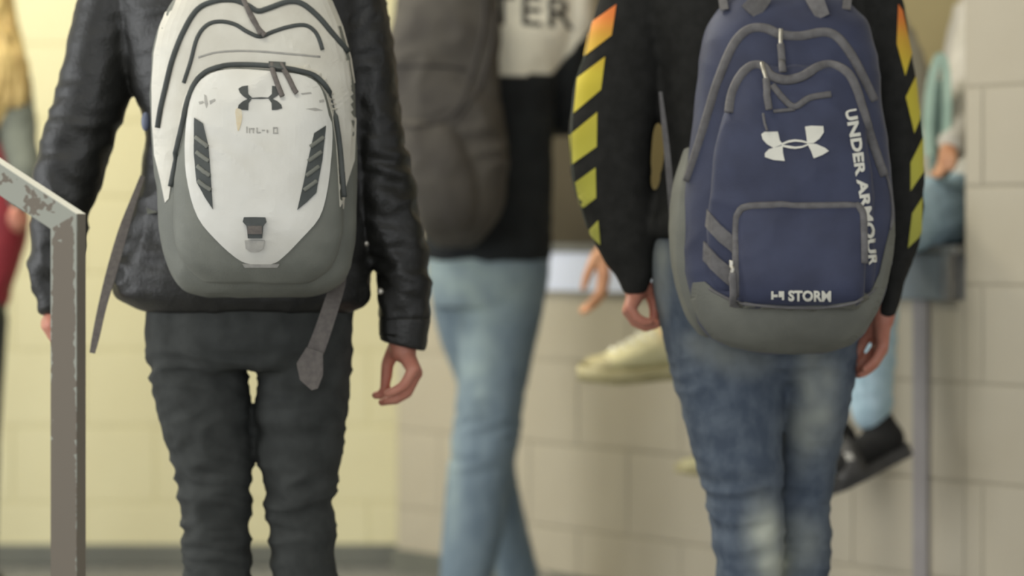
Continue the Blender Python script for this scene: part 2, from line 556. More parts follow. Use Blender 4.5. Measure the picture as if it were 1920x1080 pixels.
def block_mesh(w, h, name='block'):
    return box_mesh(name, 0, w, -0.003, 0.012, 0, h, bev=0.002)


cache = {}


def get_block(w, h):
    k = (round(w, 3), round(h, 3))
    if k not in cache: cache[k] = block_mesh(*k)
    return cache[k]


def lay(parent, place, length, zr, mat, rotz, skip=None, off=0.0):
    """running bond of painted blocks; PLACE(p, z) gives the lower left corner on the wall face"""
    row = 0
    z = ROW0
    while z < zr[1]:
        a, b = max(z, zr[0]), min(z + BH, zr[1])
        if b - a > 0.03:
            p = -(row % 2) * BW / 2 - off
            while p < length:
                p0, p1 = max(p, 0), min(p + BW, length)
                if p1 - p0 > 0.03:
                    spans = [(p0, p1)] if skip is None else skip(p0, p1, a, b)
                    for q0, q1 in spans:
                        if q1 - q0 < 0.03: continue
                        o = bpy.data.objects.new('block', get_block(q1 - q0 - J, b - a - J))
                        if not o.data.materials: o.data.materials.append(mat)
                        col.objects.link(o)
                        o.parent = parent; o.matrix_parent_inverse = parent.matrix_basis.inverted()
                        o.location = place(q0 + J / 2, a + J / 2); o.rotation_euler = (0, 0, rotz)
                p += BW
        z += BH; row += 1


lay(wb, lambda p, z: Vector((C0.x - 3.66 + p, D_BACK, z)), 3.66, (0.0, CEIL), M['yellow_block'], 0, off=0.07)
cache.clear()
bb = link('baseboard_back', box_mesh('baseboard_back', xb0, C0.x, D_BACK - 0.018, D_BACK, 0, 0.06, bev=0.004), M['baseboard'], smooth=False)
tag(bb, 'dark grey vinyl baseboard under the yellow wall', 'baseboard', kind='structure')


def prism(name, pts, z0, z1, mat, parent=None):
    n = len(pts)
    V = [Vector((p[0], p[1], z0)) for p in pts] + [Vector((p[0], p[1], z1)) for p in pts]
    F = [tuple(range(n - 1, -1, -1)), tuple(range(n, 2 * n))] + [(i, (i + 1) % n, (i + 1) % n + n, i + n) for i in range(n)]
    bm = bmesh.new(); bm.from_mesh(mesh('t', V, F)); bmesh.ops.recalc_face_normals(bm, faces=bm.faces[:])
    me = bpy.data.meshes.new(name); bm.to_mesh(me); bm.free()
    return link(name, me, mat, parent, smooth=False)


def wpoly(p0, p1, q0, q1):
    return [C0 + U * p0 + NRM * q0, C0 + U * p1 + NRM * q0, C0 + U * p1 + NRM * q1, C0 + U * p0 + NRM * q1]


L_END = L_OPEN1 + 2.2
ROTZ = math.atan2(U.y, U.x)
wr = prism('wall_right', wpoly(0, L_OPEN0, -0.3, 0), 0, CEIL, M['beige_joint'])
tag(wr, 'beige painted block wall running along the right side', 'wall', kind='structure')
wl = tag(prism('wall_right_lower', wpoly(L_OPEN0, L_OPEN1, -0.3, 0), 0, Z_SILL0, M['beige_joint']), 'beige painted block wall below the sill of the recess', 'wall', kind='structure')
wpr = tag(prism('wall_right_pier', wpoly(L_OPEN1, L_END, -RECESS - 0.1, 0), 0, CEIL, M['beige_joint']), 'beige painted block pier at the right edge', 'wall', kind='structure')
wh = tag(prism('wall_right_head', wpoly(L_OPEN0, L_OPEN1, -0.3, 0), 2.15, CEIL, M['beige_joint']), 'beige painted block wall above the recess', 'wall', kind='structure')


def skip(p0, p1, a, b):
    """keep blocks out of the opening above the ledge"""
    if b <= Z_SILL0 + 1e-4 or a >= 2.15: return [(p0, p1)]
    return [(p0, min(p1, L_OPEN0)), (max(p0, L_OPEN1), p1)]


lay(wr, lambda p, z: W(p, 0.0, z), L_OPEN0 - 0.0001, (0.0, CEIL), M['beige_block'], ROTZ)
cache.clear()


def shifted(p_start, length, zr, par):
    lay(par, lambda p, z: W(p_start + p, 0.0, z), length, zr, M['beige_block'], ROTZ, off=p_start % BW)
    cache.clear()


shifted(L_OPEN0, L_OPEN1 - L_OPEN0, (0.0, Z_SILL0), wl)
shifted(L_OPEN0, L_OPEN1 - L_OPEN0, (2.15, CEIL), wh)
shifted(L_OPEN1, 1.0, (0.0, CEIL), wpr)
br = prism('baseboard_right', wpoly(0.0, L_END, 0.004, 0.02), 0, 0.06, M['baseboard'])
tag(br, 'dark grey vinyl baseboard under the beige wall', 'baseboard', kind='structure')

rb = prism('wall_recess', wpoly(L_OPEN0 - 0.4, L_OPEN1 + 0.1, -RECESS - 0.1, -RECESS), 0, CEIL, M['recess'])
tag(rb, 'olive brown wall at the back of the seating recess', 'wall', kind='structure')
prism('recess_side', wpoly(L_OPEN0 - 0.4, L_OPEN0 - 0.0, -RECESS, -0.3), 0, CEIL, M['recess'], rb)
prism('low_band', wpoly(L_OPEN0, L_OPEN1, -RECESS, -RECESS + 0.02), Z_SILL, 1.02, M['recess_band'], rb)  # low taupe band across the back, greyer and darker than the recess wall
# dark window in the recess
wn = prism('window_1', wpoly(L_OPEN0 + 1.15, L_OPEN1 - 0.02, -RECESS, -RECESS + 0.012), 1.38, 2.2, M['glass_dark'])
tag(wn, 'dark window high in the back of the recess', 'window', kind='structure')
prism('window_frame', wpoly(L_OPEN0 + 1.10, L_OPEN1 - 0.02, -RECESS, -RECESS + 0.03), 1.33, 1.38, M['frame_dark'], wn)
for p in (1.10, 1.33, 1.56):
    prism('window_frame', wpoly(L_OPEN0 + p, L_OPEN0 + p + 0.05, -RECESS, -RECESS + 0.03), 1.38, 2.2, M['frame_dark'], wn)

ld = prism('trim_1', wpoly(L_OPEN0, L_OPEN1, -RECESS, 0.03), Z_SILL - 0.02, Z_SILL, M['sill'])
tag(ld, 'wide sill of the recess the seated students use as a bench', 'ledge', kind='structure')
prism('sill_core', wpoly(L_OPEN0, L_OPEN1, -RECESS, -0.002), Z_SILL0, Z_SILL - 0.02, M['sill'], ld)
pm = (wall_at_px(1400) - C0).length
pend = L_OPEN1 - 0.02
tag(prism('fascia_panel', wpoly(L_OPEN0, pm - 0.002, 0, 0.025), Z_SILL0, Z_SILL - 0.022, M['fascia_white'], ld), 'bright white front panel')
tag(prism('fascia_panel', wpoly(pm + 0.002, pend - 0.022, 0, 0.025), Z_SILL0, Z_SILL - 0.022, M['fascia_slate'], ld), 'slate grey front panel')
tag(prism('end_cap', wpoly(pend - 0.02, pend, 0, 0.032), Z_SILL0, Z_SILL - 0.004, M['steel'], ld), 'bright steel end strip')
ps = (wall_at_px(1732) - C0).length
tag(prism('wall_strip', wpoly(ps - 0.022, ps + 0.022, 0.005, 0.013), 0.06, Z_SILL0 - 0.002, M['strip']), 'narrow grey upright strip on the wall below the sill', 'trim', kind='structure')  # thin upright band, greyer and darker than the blocks behind it


# ------------------------------------------------------------------ handrail
def build_rail():
    d = 4.1
    w = 0.0385
    th = math.radians(11.5)
    ex = Vector((math.cos(th), -math.sin(th), 0))        # right along the face
    ey = Vector((math.sin(th), math.cos(th), 0))         # away from the camera
    base = P(128, 440, d)
    root = empty('handrail', Vector((base.x, base.y, 0)))
    tag(root, 'square steel handrail with chipped brown paint in the left foreground', 'handrail')
    o2 = Vector((base.x, base.y, 0))
    slope = math.radians(32.0)
    z_c = P(0, 401, d).z                                  # height of the outer corner, post centre line
    sec = [(-w / 2, -w / 2), (w / 2, -w / 2), (w / 2, w / 2), (-w / 2, w / 2)]

    def pt(a, q, z):
        return o2 + ex * a + ey * q + Vector((0, 0, z))
    # post: dense face strip so that wear can be stored per vertex
    def bar(name, f, n_along, wear_toplight):
        """f(t, a, q): t along, a across the face, q depth"""
        g = [-1, -0.92, -0.7, -0.3, 0, 0.3, 0.7, 0.92, 1]
        ring = [(a * w / 2, -w / 2) for a in g] + [(w / 2, b * w / 2) for b in g[1:]] + [(a * w / 2, w / 2) for a in g[::-1][1:]] + [(-w / 2, b * w / 2) for b in g[::-1][1:-1]]
        V, F, A = [], [], []
        for i in range(n_along + 1):
            t = i / n_along
            for (a, q) in ring:
                V.append(f(t, a, q)); A.append(wear_toplight(t, a / (w / 2), q / (w / 2)))
        m = len(ring)
        for i in range(n_along):
            for k in range(m):
                k2 = (k + 1) % m
                F.append((i * m + k, i * m + k2, (i + 1) * m + k2, (i + 1) * m + k))
        F.append(tuple(range(m - 1, -1, -1))); F.append(tuple(n_along * m + k for k in range(m)))
        me = mesh(name, V, F)
        at = me.attributes.new('wear_toplight', 'FLOAT', 'POINT'); at.data.foreach_set('value', A)
        bm = bmesh.new(); bm.from_mesh(me); bmesh.ops.recalc_face_normals(bm, faces=bm.faces[:]); bm.to_mesh(me); bm.free()
        return link(name, me, M['rail'], root, smooth=False)
    # mitred joint: plane through the corner at half the angle between the two bars
    ang = (math.pi / 2 + slope)                           # inner angle between post (down) and rail (up left)
    def zmit(a):                                          # height of the mitre across the post, falling towards the inside
        return z_c + (a - w / 2) * math.tan((math.pi / 2 - slope) / 2) * 1.0
    tm = math.tan((math.pi / 2 - slope) / 2)

    def post(t, a, q):
        return pt(a, q, t * zmit(a))

    def wear_post(t, a, q):
        z = t * z_c
        top = max(0.0, 1 - (z_c - z) / 0.11)
        edge = max(0.0, (abs(a) - 0.72) / 0.28) if q < -0.9 else (0.5 if abs(q) > 0.9 else 0.0)
        lo = max(0.0, min(1.0, 1 - (z_c - z - 0.05) / 0.25))
        if q >= -0.9: return 0.15 + 0.12 * top
        return 0.22 + 0.45 * edge * ((0.62 if a > 0 else 0.25) + 0.75 * lo) + 0.15 * top
    bar('post', post, 60, wear_post)
    # sloping length: axis direction up-left, its section measured perpendicular to the axis
    ax = Vector((-math.cos(slope), 0, math.sin(slope)))   # in (a, z) plane
    pn = Vector((math.sin(slope), 0, math.cos(slope)))    # up-right perpendicular
    L = 1.6
    corner = Vector((w / 2, 0, z_c))                      # outer top corner in (a, z)

    def rail(t, a, q):
        # a = +w/2 is the upper face
        dn = (w / 2 - a)                                  # depth below the upper face
        start = dn * math.tan((math.pi / 2 - slope) / 2)
        s = start + t ** 1.6 * L
        c = corner - pn * dn + ax * s
        return pt(c.x, q, c.z)

    def wear_toplight_rail(t, a, q):
        s = t ** 1.6 * L
        if a > 0.99: return 1.6  # upper face takes the pale painted-light colour
        if q >= -0.9: return 0.3
        mid = 1 - min(1.0, abs(a - 0.1) / 0.9)
        patch = 0.16 * (math.sin(s * 47 + 2.0) + math.sin(s * 90 + 0.5)) * 0.5
        return 0.62 - 0.10 * mid + patch
    bar('sloping_rail', rail, 80, wear_toplight_rail)
    pl = link('base_plate', box_mesh('base_plate', base.x - 0.06, base.x + 0.06, base.y - 0.06, base.y + 0.06, 0, 0.01, bev=0.002), M['rail'], root, smooth=False)
    at = pl.data.attributes.new('wear_toplight', 'FLOAT', 'POINT')
    at.data.foreach_set('value', [0.3] * len(pl.data.vertices))
    # far support at the upper end
    far = rail(1.0, -w / 2, 0)
    bar('post', lambda t, a, q: pt(-1.20 + a, q, t * (z_c + 0.70)), 12, lambda t, a, q: 0.2)


build_rail()


# ------------------------------------------------------------------ people
def head_shapes(c, face, k=1.0):
    """skull, jaw, nose and ears about the point C, looking along FACE (horizontal)"""
    f = Vector((face[0], face[1], 0)).normalized(); s = f.cross(Vector((0, 0, 1)))
    c = Vector(c); rot = Matrix((s, f, Vector((0, 0, 1)))).transposed()
    return [sphere(c, 0.1 * k, 18, 12, (0.76, 0.95, 1.12), rot),
            sphere(c + f * 0.03 * k - Vector((0, 0, 0.065 * k)), 0.065 * k, 14, 10, (0.85, 0.95, 1.0), rot),
            limb([c + f * 0.095 * k + Vector((0, 0, 0.008)), c + f * 0.112 * k - Vector((0, 0, 0.028))], [0.009 * k, 0.014 * k]),
            sphere(c + f * 0.088 * k - Vector((0, 0, 0.062 * k)), 0.02 * k, 10, 7, (1.2, 0.6, 0.5), rot),
            sphere(c + s * 0.077 * k - Vector((0, 0, 0.01)), 0.03 * k, 10, 8, (0.35, 0.7, 1.1), rot),
            sphere(c - s * 0.077 * k - Vector((0, 0, 0.01)), 0.03 * k, 10, 8, (0.35, 0.7, 1.1), rot)]


def add_head(root, c, face, hairmat, long=0.0):
    f = Vector((face[0], face[1], 0)).normalized(); s = f.cross(Vector((0, 0, 1))); c = Vector(c)
    rot = Matrix((s, f, Vector((0, 0, 1)))).transposed()
    sh = [sphere(c - f * 0.012 + Vector((0, 0, 0.022)), 0.108, 18, 12, (0.82, 0.93, 1.05), rot)]
    if long:
        sh.append(limb([c - f * 0.05, c - f * 0.075 - Vector((0, 0, long * 0.5)), c - f * 0.10 - Vector((0, 0, long))], [0.09, 0.085, 0.05]))
    me = fuse(sh, 0.008, 3); wrinkle(me, 0.006, (60, 60, 8), seed=3)
    # open the face: drop the front lower part of the shell
    bm = bmesh.new(); bm.from_mesh(me)
    dele = [v for v in bm.verts if (v.co - c).dot(f) > 0.035 and v.co.z < c.z + 0.045]
    bmesh.ops.delete(bm, geom=dele, context='VERTS'); bm.to_mesh(me); bm.free()
    link('hair', me, hairmat, root)
    for q in (1, -1):
        V, F = sphere(c + f * 0.088 + s * 0.03 * q + Vector((0, 0, 0.012)), 0.012, 10, 8)
        link('eye', mesh('eye', V, F), M['eye'], root)


def hand_px(d, wrist, knuckles, fingers, thumb, kr=0.0085):
    """palm and five fingers from joints given as (x, y, depth offset)"""
    q = lambda t: P(t[0], t[1], d + (t[2] if len(t) > 2 else 0))
    out = []
    for kn in knuckles:
        out.append(limb([q(wrist), q(kn)], [0.017, 0.0115]))
    out.append(limb([q(knuckles[0]), q(knuckles[1]), q(knuckles[2]), q(knuckles[3])], [0.011] * 4))
    for kn, fs in zip(knuckles, fingers):
        pts = [q(kn)] + [q(t) for t in fs]
        out.append(limb(pts, [0.0105, 0.0092, 0.0085, 0.0072][:len(pts)]))
    pts = [q(t) for t in thumb]
    out.append(limb(pts, [0.015, 0.0115, 0.0105, 0.008][:len(pts)]))
    return out


def shoe(parent, heel, direc, upper_mat, sole_mat, L=0.28, pitch=0.0, laces=True, lace_mat=None, hk=1.0):
    """low laced shoe: HEEL is the rear bottom point, DIREC the horizontal direction of the toe, PITCH tips the toe down"""
    f = Vector((direc[0], direc[1], 0)).normalized(); s = f.cross(Vector((0, 0, 1))).normalized()
    f2 = (f * math.cos(pitch) - Vector((0, 0, 1)) * math.sin(pitch)); u = s.cross(f2).normalized()
    if u.z < 0: u = -u
    heel = Vector(heel)
    k = L / 0.28
    T = lambda x, y, z: heel + f2 * (x * k) + s * (y * k) + u * (z * k * hk)
    sec = catmull([(0.004, 0.026, 0.075), (0.03, 0.034, 0.092), (0.075, 0.036, 0.094), (0.115, 0.039, 0.086), (0.16, 0.044, 0.070), (0.205, 0.048, 0.056), (0.245, 0.043, 0.048), (0.272, 0.024, 0.038)], 3)
    V, F = [], []; n = 14
    for x, w, h in sec:
        for j in range(n):
            a = 2 * math.pi * j / n
            zz = math.sin(a)
            V.append(T(x, w * math.copysign(abs(math.cos(a)) ** 0.8, math.cos(a)), 0.018 + (h - 0.018) * (0.5 + 0.5 * zz)))
    m = len(sec)
    for i in range(m - 1):
        for j in range(n):
            j2 = (j + 1) % n
            F.append((i * n + j, i * n + j2, (i + 1) * n + j2, (i + 1) * n + j))
    F.append(tuple(range(n))); F.append(tuple((m - 1) * n + j for j in range(n - 1, -1, -1)))
    up = link('shoe', mesh('shoe', V, F), upper_mat, parent)
    out = catmull([(-0.004, 0.0), (0.004, 0.026), (0.04, 0.037), (0.11, 0.04), (0.18, 0.049), (0.23, 0.05), (0.268, 0.034), (0.284, 0.0)], 4)
    V, F = [], []
    ring = [(x, y) for x, y in out] + [(x, -y) for x, y in out[::-1][1:-1]]
    for z in (0.0, 0.012, 0.024):
        for x, y in ring:
            lift = 0.012 * max(0, (x - 0.2) / 0.08) ** 2
            g = 1.0 if z else 0.96
            V.append(T(x, y * g, z + lift))
    m = len(ring)
    for i in range(2):
        for j in range(m):
            j2 = (j + 1) % m
            F.append((i * m + j, i * m + j2, (i + 1) * m + j2, (i + 1) * m + j))
    F.append(tuple(range(m - 1, -1, -1))); F.append(tuple(2 * m + j for j in range(m)))
    link('sole', mesh('sole', V, F), sole_mat, up)
    if hk > 1.0:
        # toe cap and a darker side panel behind it
        for nm_, xa, xb, mt in (('toe_cap', 0.232, 0.274, sole_mat), ('heel_counter', 0.002, 0.062, sole_mat)):
            V, F = [], []; xs_ = np.linspace(xa, xb, 5)
            for x in xs_:
                w = np.interp(x, sec[:, 0], sec[:, 1]) + 0.0018; h = np.interp(x, sec[:, 0], sec[:, 2]) + 0.0018
                for j in range(n):
                    a = 2 * math.pi * j / n
                    V.append(T(x, w * math.copysign(abs(math.cos(a)) ** 0.8, math.cos(a)), 0.018 + (h - 0.018) * (0.5 + 0.5 * math.sin(a))))
            for i in range(4):
                for j in range(n):
                    j2 = (j + 1) % n
                    F.append((i * n + j, i * n + j2, (i + 1) * n + j2, (i + 1) * n + j))
            F.append(tuple(range(n))); F.append(tuple(4 * n + j for j in range(n - 1, -1, -1)))
            link(nm_, mesh(nm_, V, F), mt, up)
    if laces:
        for i in range(5):
            x = 0.115 + i * 0.021; h = np.interp(x, sec[:, 0], sec[:, 2])
            V, F = tube([T(x, -0.028, h - 0.010), T(x + 0.003, 0, h + 0.003), T(x, 0.028, h - 0.010)], 0.0052 * k, n=6)
            link('lace', mesh('lace', V, F), lace_mat or sole_mat, up)
    return up


def person(label, base, cat='person'):
    root = empty('person', base)
    tag(root, label, cat)
    return root


# ================= student with the white backpack =================
dA = 5.0
A = person('person in black leather jacket and black jeans carrying the white and grey backpack', Vector((P(470, 440, dA).x, dA, 0)))
fA = HZ + H_CAM * F_PX / dA


def leg_foot(root, x, d, mat, smat, direc=(0, 1), y=None):
    h = P(x, 440, d); shoe(root, (h.x, h.y - 0.07, 0.0), direc, mat, smat, laces=True, lace_mat=smat)


q = lambda x, y, dd=0.0, d=dA: P(x, y, d + dd)
body = [limb([q(470, 540), q(465, 300), q(460, 60), q(455, -60)], [0.085, 0.085, 0.10, 0.09]),
        limb([q(455, -60), q(455, -180)], [0.06, 0.055]),
        limb([q(270, -40), q(455, -60), q(640, -40)], [0.04, 0.06, 0.04]),
        limb([q(250, -30), q(165, 200), q(125, 330), q(104, 580)], [0.038, 0.034, 0.032, 0.022]),
        limb([q(650, -30), q(700, 200), q(728, 380), q(756, 655)], [0.038, 0.034, 0.032, 0.024]),
        limb([q(375, 560), q(385, 850), q(408, 1080), q(412, fA - 60)], [0.055, 0.036, 0.034, 0.03]),
        limb([q(565, 560), q(562, 850), q(570, 1080), q(572, fA - 60)], [0.055, 0.036, 0.034, 0.03])]
body += head_shapes(q(455, -290), (0, 1))
body += hand_px(dA, (756, 655), [(776, 697, 0.028), (781, 700, 0.010), (781, 699, -0.010), (775, 692, -0.028)],
                [[(759, 728, 0.030), (733, 739, 0.028), (704, 741, 0.026)], [(764, 737, 0.010), (742, 750, 0.010), (716, 754, 0.010)],
                 [(763, 735, -0.010), (740, 748, -0.010), (722, 752, -0.008)], [(758, 722, -0.028), (742, 732, -0.028), (726, 738, -0.026)]],
                [(742, 652, 0.012), (727, 680, 0.022), (724, 708, 0.024), (720, 733, 0.024)])
body += hand_px(dA, (103, 585), [(88, 606, 0.02), (88, 610, 0.0), (92, 612, -0.02), (96, 610, -0.035)],
                [[(97, 628, 0.02), (112, 640, 0.02), (128, 645, 0.02)], [(98, 630, 0), (115, 645, 0), (132, 650, 0)],
                 [(102, 630, -0.02), (118, 642, -0.02), (133, 646, -0.02)], [(106, 626, -0.035), (120, 636, -0.035), (132, 640, -0.035)]],
                [(115, 588, 0.01), (128, 604, 0.02), (132, 622, 0.02), (134, 640, 0.02)])
link('body', fuse(body, 0.0038, 3), M['skin'], A)
add_head(A, q(455, -290), (0, 1), M['hair_brown'])
torso = loft([(-190, 330, 580, dA, 0.07), (-130, 235, 690, dA, 0.10), (-60, 200, 690, dA, 0.12), (40, 225, 692, dA, 0.13), (155, 247, 690, dA, 0.13), (235, 274, 684, dA, 0.125),
              (300, 268, 684, dA, 0.125), (370, 255, 685, dA, 0.13), (440, 234, 688, dA, 0.13), (505, 214, 692, dA, 0.135), (548, 214, 693, dA, 0.135), (566, 236, 690, dA, 0.13), (584, 268, 668, dA, 0.12)], n=40, e=2.4)
armL = loft([(-120, 205, 320, dA, 0.06), (-60, 165, 290, dA, 0.065), (0, 147, 268, dA, 0.065), (100, 123, 252, dA, 0.065), (155, 110, 244, dA, 0.062), (200, 96, 239, dA, 0.062),
             (260, 80, 214, dA, 0.06), (310, 70, 195, dA, 0.056), (345, 66, 186, dA, 0.056), (400, 64, 168, dA, 0.05), (450, 58, 158, dA, 0.048), (500, 56, 150, dA, 0.045), (545, 64, 144, dA, 0.042), (588, 73, 139, dA, 0.036)])
armR = loft([(-120, 580, 690, dA, 0.06), (-60, 600, 708, dA, 0.065), (0, 615, 722, dA, 0.065), (100, 632, 739, dA, 0.065), (200, 645, 749, dA, 0.062), (300, 655, 766, dA, 0.06),
             (400, 668, 784, dA, 0.056), (460, 688, 797, dA, 0.054), (520, 709, 805, dA, 0.05), (560, 706, 807, dA, 0.047), (600, 710, 806, dA, 0.045)])
me = fuse([torso, armL, armR], 0.0065, 6)
wrinkle(me, 0.0075, (9, 9, 26), weight=lambda c: 0.35 + 0.9 * (gauss(c.z, P(0, 340, dA).z, 0.10) + gauss(c.z, P(0, 500, dA).z, 0.07)) * (1 if abs(c.x + 0.454) > 0.2 else 0.4), seed=2)
wrinkle(me, 0.004, (24, 24, 40), weight=lambda c: 1.0 if c.x + 0.454 > 0.19 else 0.4, seed=7)
jk = link('leather_jacket', me, M['leather'], A)
cf = loft([(594, 712, 806, dA, 0.046), (600, 710, 808, dA, 0.047), (640, 711, 800, dA, 0.045), (650, 714, 797, dA, 0.043)], sub=2)
cm = fuse([cf], 0.004, 2)
# the cuff's lower edge tips up towards the palm
for v in cm.vertices:
    px = pix(v.co)[0]
    if v.co.z < P(0, 630, dA).z: v.co.z += 0.010 * (760 - px) / 45
link('cuff', cm, M['leather'], jk)
for (x, y) in ((713, 546), (686, 456)):
    V, F = sphere(P(x, y, dA - 0.038), 0.006, 10, 7, (1, 0.6, 1)); link('snap_button', mesh('snap_button', V, F), M['metal'], jk)
pel = loft([(470, 300, 650, dA, 0.10), (540, 282, 662, dA, 0.115), (600, 273, 663, dA, 0.12), (650, 275, 660, dA, 0.12), (676, 279, 658, dA, 0.115), (688, 290, 652, dA, 0.10)], n=36)
lgL = loft([(600, 275, 470, dA, 0.10), (690, 280, 466, dA, 0.095), (720, 286, 464, dA, 0.092), (770, 297, 471, dA, 0.09), (815, 309, 470, dA, 0.084), (850, 320, 474, dA, 0.078), (920, 335, 470, dA, 0.07), (1000, 343, 468, dA, 0.066), (1080, 346, 470, dA, 0.065),
            (1200, 350, 470, dA, 0.066), (1320, 362, 462, dA, 0.055), (fA - 36, 368, 458, dA, 0.055)])
lgR = loft([(600, 476, 663, dA, 0.10), (690, 484, 657, dA, 0.095), (720, 486, 655, dA, 0.092), (770, 479, 651, dA, 0.09), (820, 484, 645, dA, 0.08), (850, 482, 640, dA, 0.078), (880, 488, 635, dA, 0.075), (950, 498, 626, dA, 0.07), (1020, 507, 628, dA, 0.066), (1080, 511, 632, dA, 0.065),
            (1200, 515, 632, dA, 0.066), (1320, 520, 620, dA, 0.055), (fA - 36, 524, 616, dA, 0.055)])
me = fuse([pel, lgL, lgR], 0.006, 4)
wrinkle(me, 0.008, (8, 8, 34), weight=lambda c: 0.25 + 1.0 * gauss(c.z, P(0, 960, dA).z, 0.16) + 0.8 * gauss(c.z, P(0, 690, dA).z, 0.05), seed=11)
tr = link('jeans', me, M['black_jean'], A)
leg_foot(A, 412, dA, M['dark_shoe'], M['white_sole']); leg_foot(A, 570, dA, M['dark_shoe'], M['white_sole'])

# ---- white backpack
dB = dA - 0.13           # plane against the wearer's back
WB = empty('backpack', Vector((P(476, 440, dB).x, dB - 0.1, P(0, 552, dB).z)))
tag(WB, 'scuffed white and charcoal backpack worn by the person in the leather jacket', 'backpack')


def pillow(rows, d_back, e=2.8, n=40):
    """rows (y, x_left, x_right, thickness): a padded compartment whose flat side lies at d_back"""
    return loft([(y, xl, xr, d_back - t / 2, t / 2) for y, xl, xr, t in rows], n=n, e=e)


main = fuse([pillow([(-62, 440, 530, 0.05), (-50, 400, 565, 0.09), (-28, 360, 600, 0.12), (0, 325, 622, 0.135), (50, 300, 641, 0.15), (100, 288, 655, 0.16), (150, 284, 664, 0.165), (200, 284, 668, 0.17), (300, 288, 668, 0.175),
                     (400, 298, 668, 0.18), (450, 304, 665, 0.18), (500, 317, 656, 0.175), (528, 332, 642, 0.165), (546, 352, 618, 0.14), (556, 385, 580, 0.10)], dB)], 0.006, 4)
wrinkle(main, 0.003, (10, 10, 14), seed=5)
mainW = link('main_compartment', main, M['bag_grey'], WB)
pock = fuse([pillow([(118, 440, 530, 0.03), (126, 400, 570, 0.05), (140, 378, 596, 0.07), (170, 358, 612, 0.085), (220, 346, 624, 0.10), (300, 333, 634, 0.11), (380, 326, 642, 0.115), (450, 330, 640, 0.115), (500, 350, 620, 0.10), (530, 385, 580, 0.07)], dB - 0.115, e=2.6)], 0.005, 4)
wrinkle(pock, 0.0035, (12, 10, 12), seed=15)
pkW = link('front_pocket', pock, M['bag_grey'], WB)
bvW = bvh_of([main, pock]); bvM = bvh_of([main])
shell = [(322, -4), (300, 50), (289, 100), (285, 160), (286, 230), (290, 290), (302, 340), (310, 380), (317, 372), (322, 335), (332, 290), (342, 240), (350, 200), (362, 170), (380, 145), (408, 131), (450, 127), (500, 130), (560, 137), (596, 150), (612, 178), (622, 215),
         (630, 270), (634, 330), (637, 388), (644, 392), (648, 350), (664, 300), (667, 230), (667, 170), (658, 110), (642, 50), (622, 2), (590, -25), (540, -45), (470, -50), (400, -42), (350, -22)]
tag(drape('shell_panel', [shell], bvW, 0.0015, 0.006, M['bag_white'], WB), 'white upper shell')
front = smooth_poly([(362, 178), (380, 150), (410, 135), (450, 132), (500, 135), (560, 141), (592, 156), (606, 182), (614, 215), (621, 240), (619, 300), (612, 360), (598, 408), (566, 446), (530, 482), (508, 494), (470, 494), (442, 482), (402, 446), (372, 408), (354, 350), (348, 290), (352, 225)], 3)
fp = drape('front_panel', [front], bvW, 0.0035, 0.008, M['bag_panel_white'], pkW); tag(fp, 'white coated front panel')
for pts in ([(366, 222), (382, 232), (392, 275), (396, 330), (400, 392), (384, 368), (370, 342), (365, 290)], [(609, 236), (588, 250), (577, 300), (568, 345), (557, 394), (574, 380), (592, 362), (603, 300)]):
    vp = drape('side_vent', [pts], bvW, 0.0055, 0.004, M['bag_dark'], pkW)
    xs = [p[0] for p in pts]; xa, xb = min(xs), max(xs); left = xa < 450
    for i in range(4):
        yy = 262 + i * 27
        if left: drape_line('vent_rib', [(368 + i * 1.5, yy - 4), (380 + i * 1.5, yy + 6), (391 + i * 2, yy + 14)], bvW, 0.0035, M['bag_grey'], vp, off=0.006)
        else: drape_line('vent_rib', [(605 - i * 4, yy - 4), (592 - i * 4, yy + 6), (581 - i * 4, yy + 14)], bvW, 0.0035, M['bag_grey'], vp, off=0.006)
drape_line('zipper', [(298, 240), (303, 205), (312, 165), (325, 112), (346, 58), (372, 18), (405, 3), (440, 2), (465, 12), (484, 22), (505, 16), (540, 4), (566, 8), (595, 32), (620, 62), (650, 98)], bvM, 0.0046, M['bag_dark'], WB, off=0.0045)
drape_line('zipper', [(345, 156), (358, 116), (370, 72), (388, 48), (412, 41), (440, 46), (464, 60), (488, 69), (512, 60), (545, 50), (574, 49), (594, 66), (604, 94)], bvW, 0.0034, M['bag_dark'], WB, off=0.003)
drape_line('zipper', [(322, 350), (332, 300), (345, 240), (354, 196), (368, 160), (388, 139), (420, 128), (460, 126), (510, 129), (560, 136), (592, 148), (612, 174), (622, 212), (630, 260), (636, 320), (640, 370)], bvW, 0.0044, M['bag_dark'], WB, off=0.006)
drape_line('seam', [(372, 108), (410, 98), (470, 96), (540, 101), (600, 107)], bvW, 0.0018, M['ink'], WB, off=0.002)
# zip pulls
for pts in ([(508, 127), (514, 145), (522, 165), (530, 184)], [(526, 128), (540, 148), (552, 172), (556, 178)], [(455, -2), (464, 18), (478, 42), (490, 66)], [(462, 14), (472, 34), (486, 56), (498, 68)]):
    drape_line('zip_pull', pts, bvW, 0.0042, M['taupe_web'], WB, off=0.010)
drape('zip_slider', [[(504, 125), (536, 127), (534, 136), (506, 134)]], bvW, 0.012, 0.008, M['bag_dark'], WB)
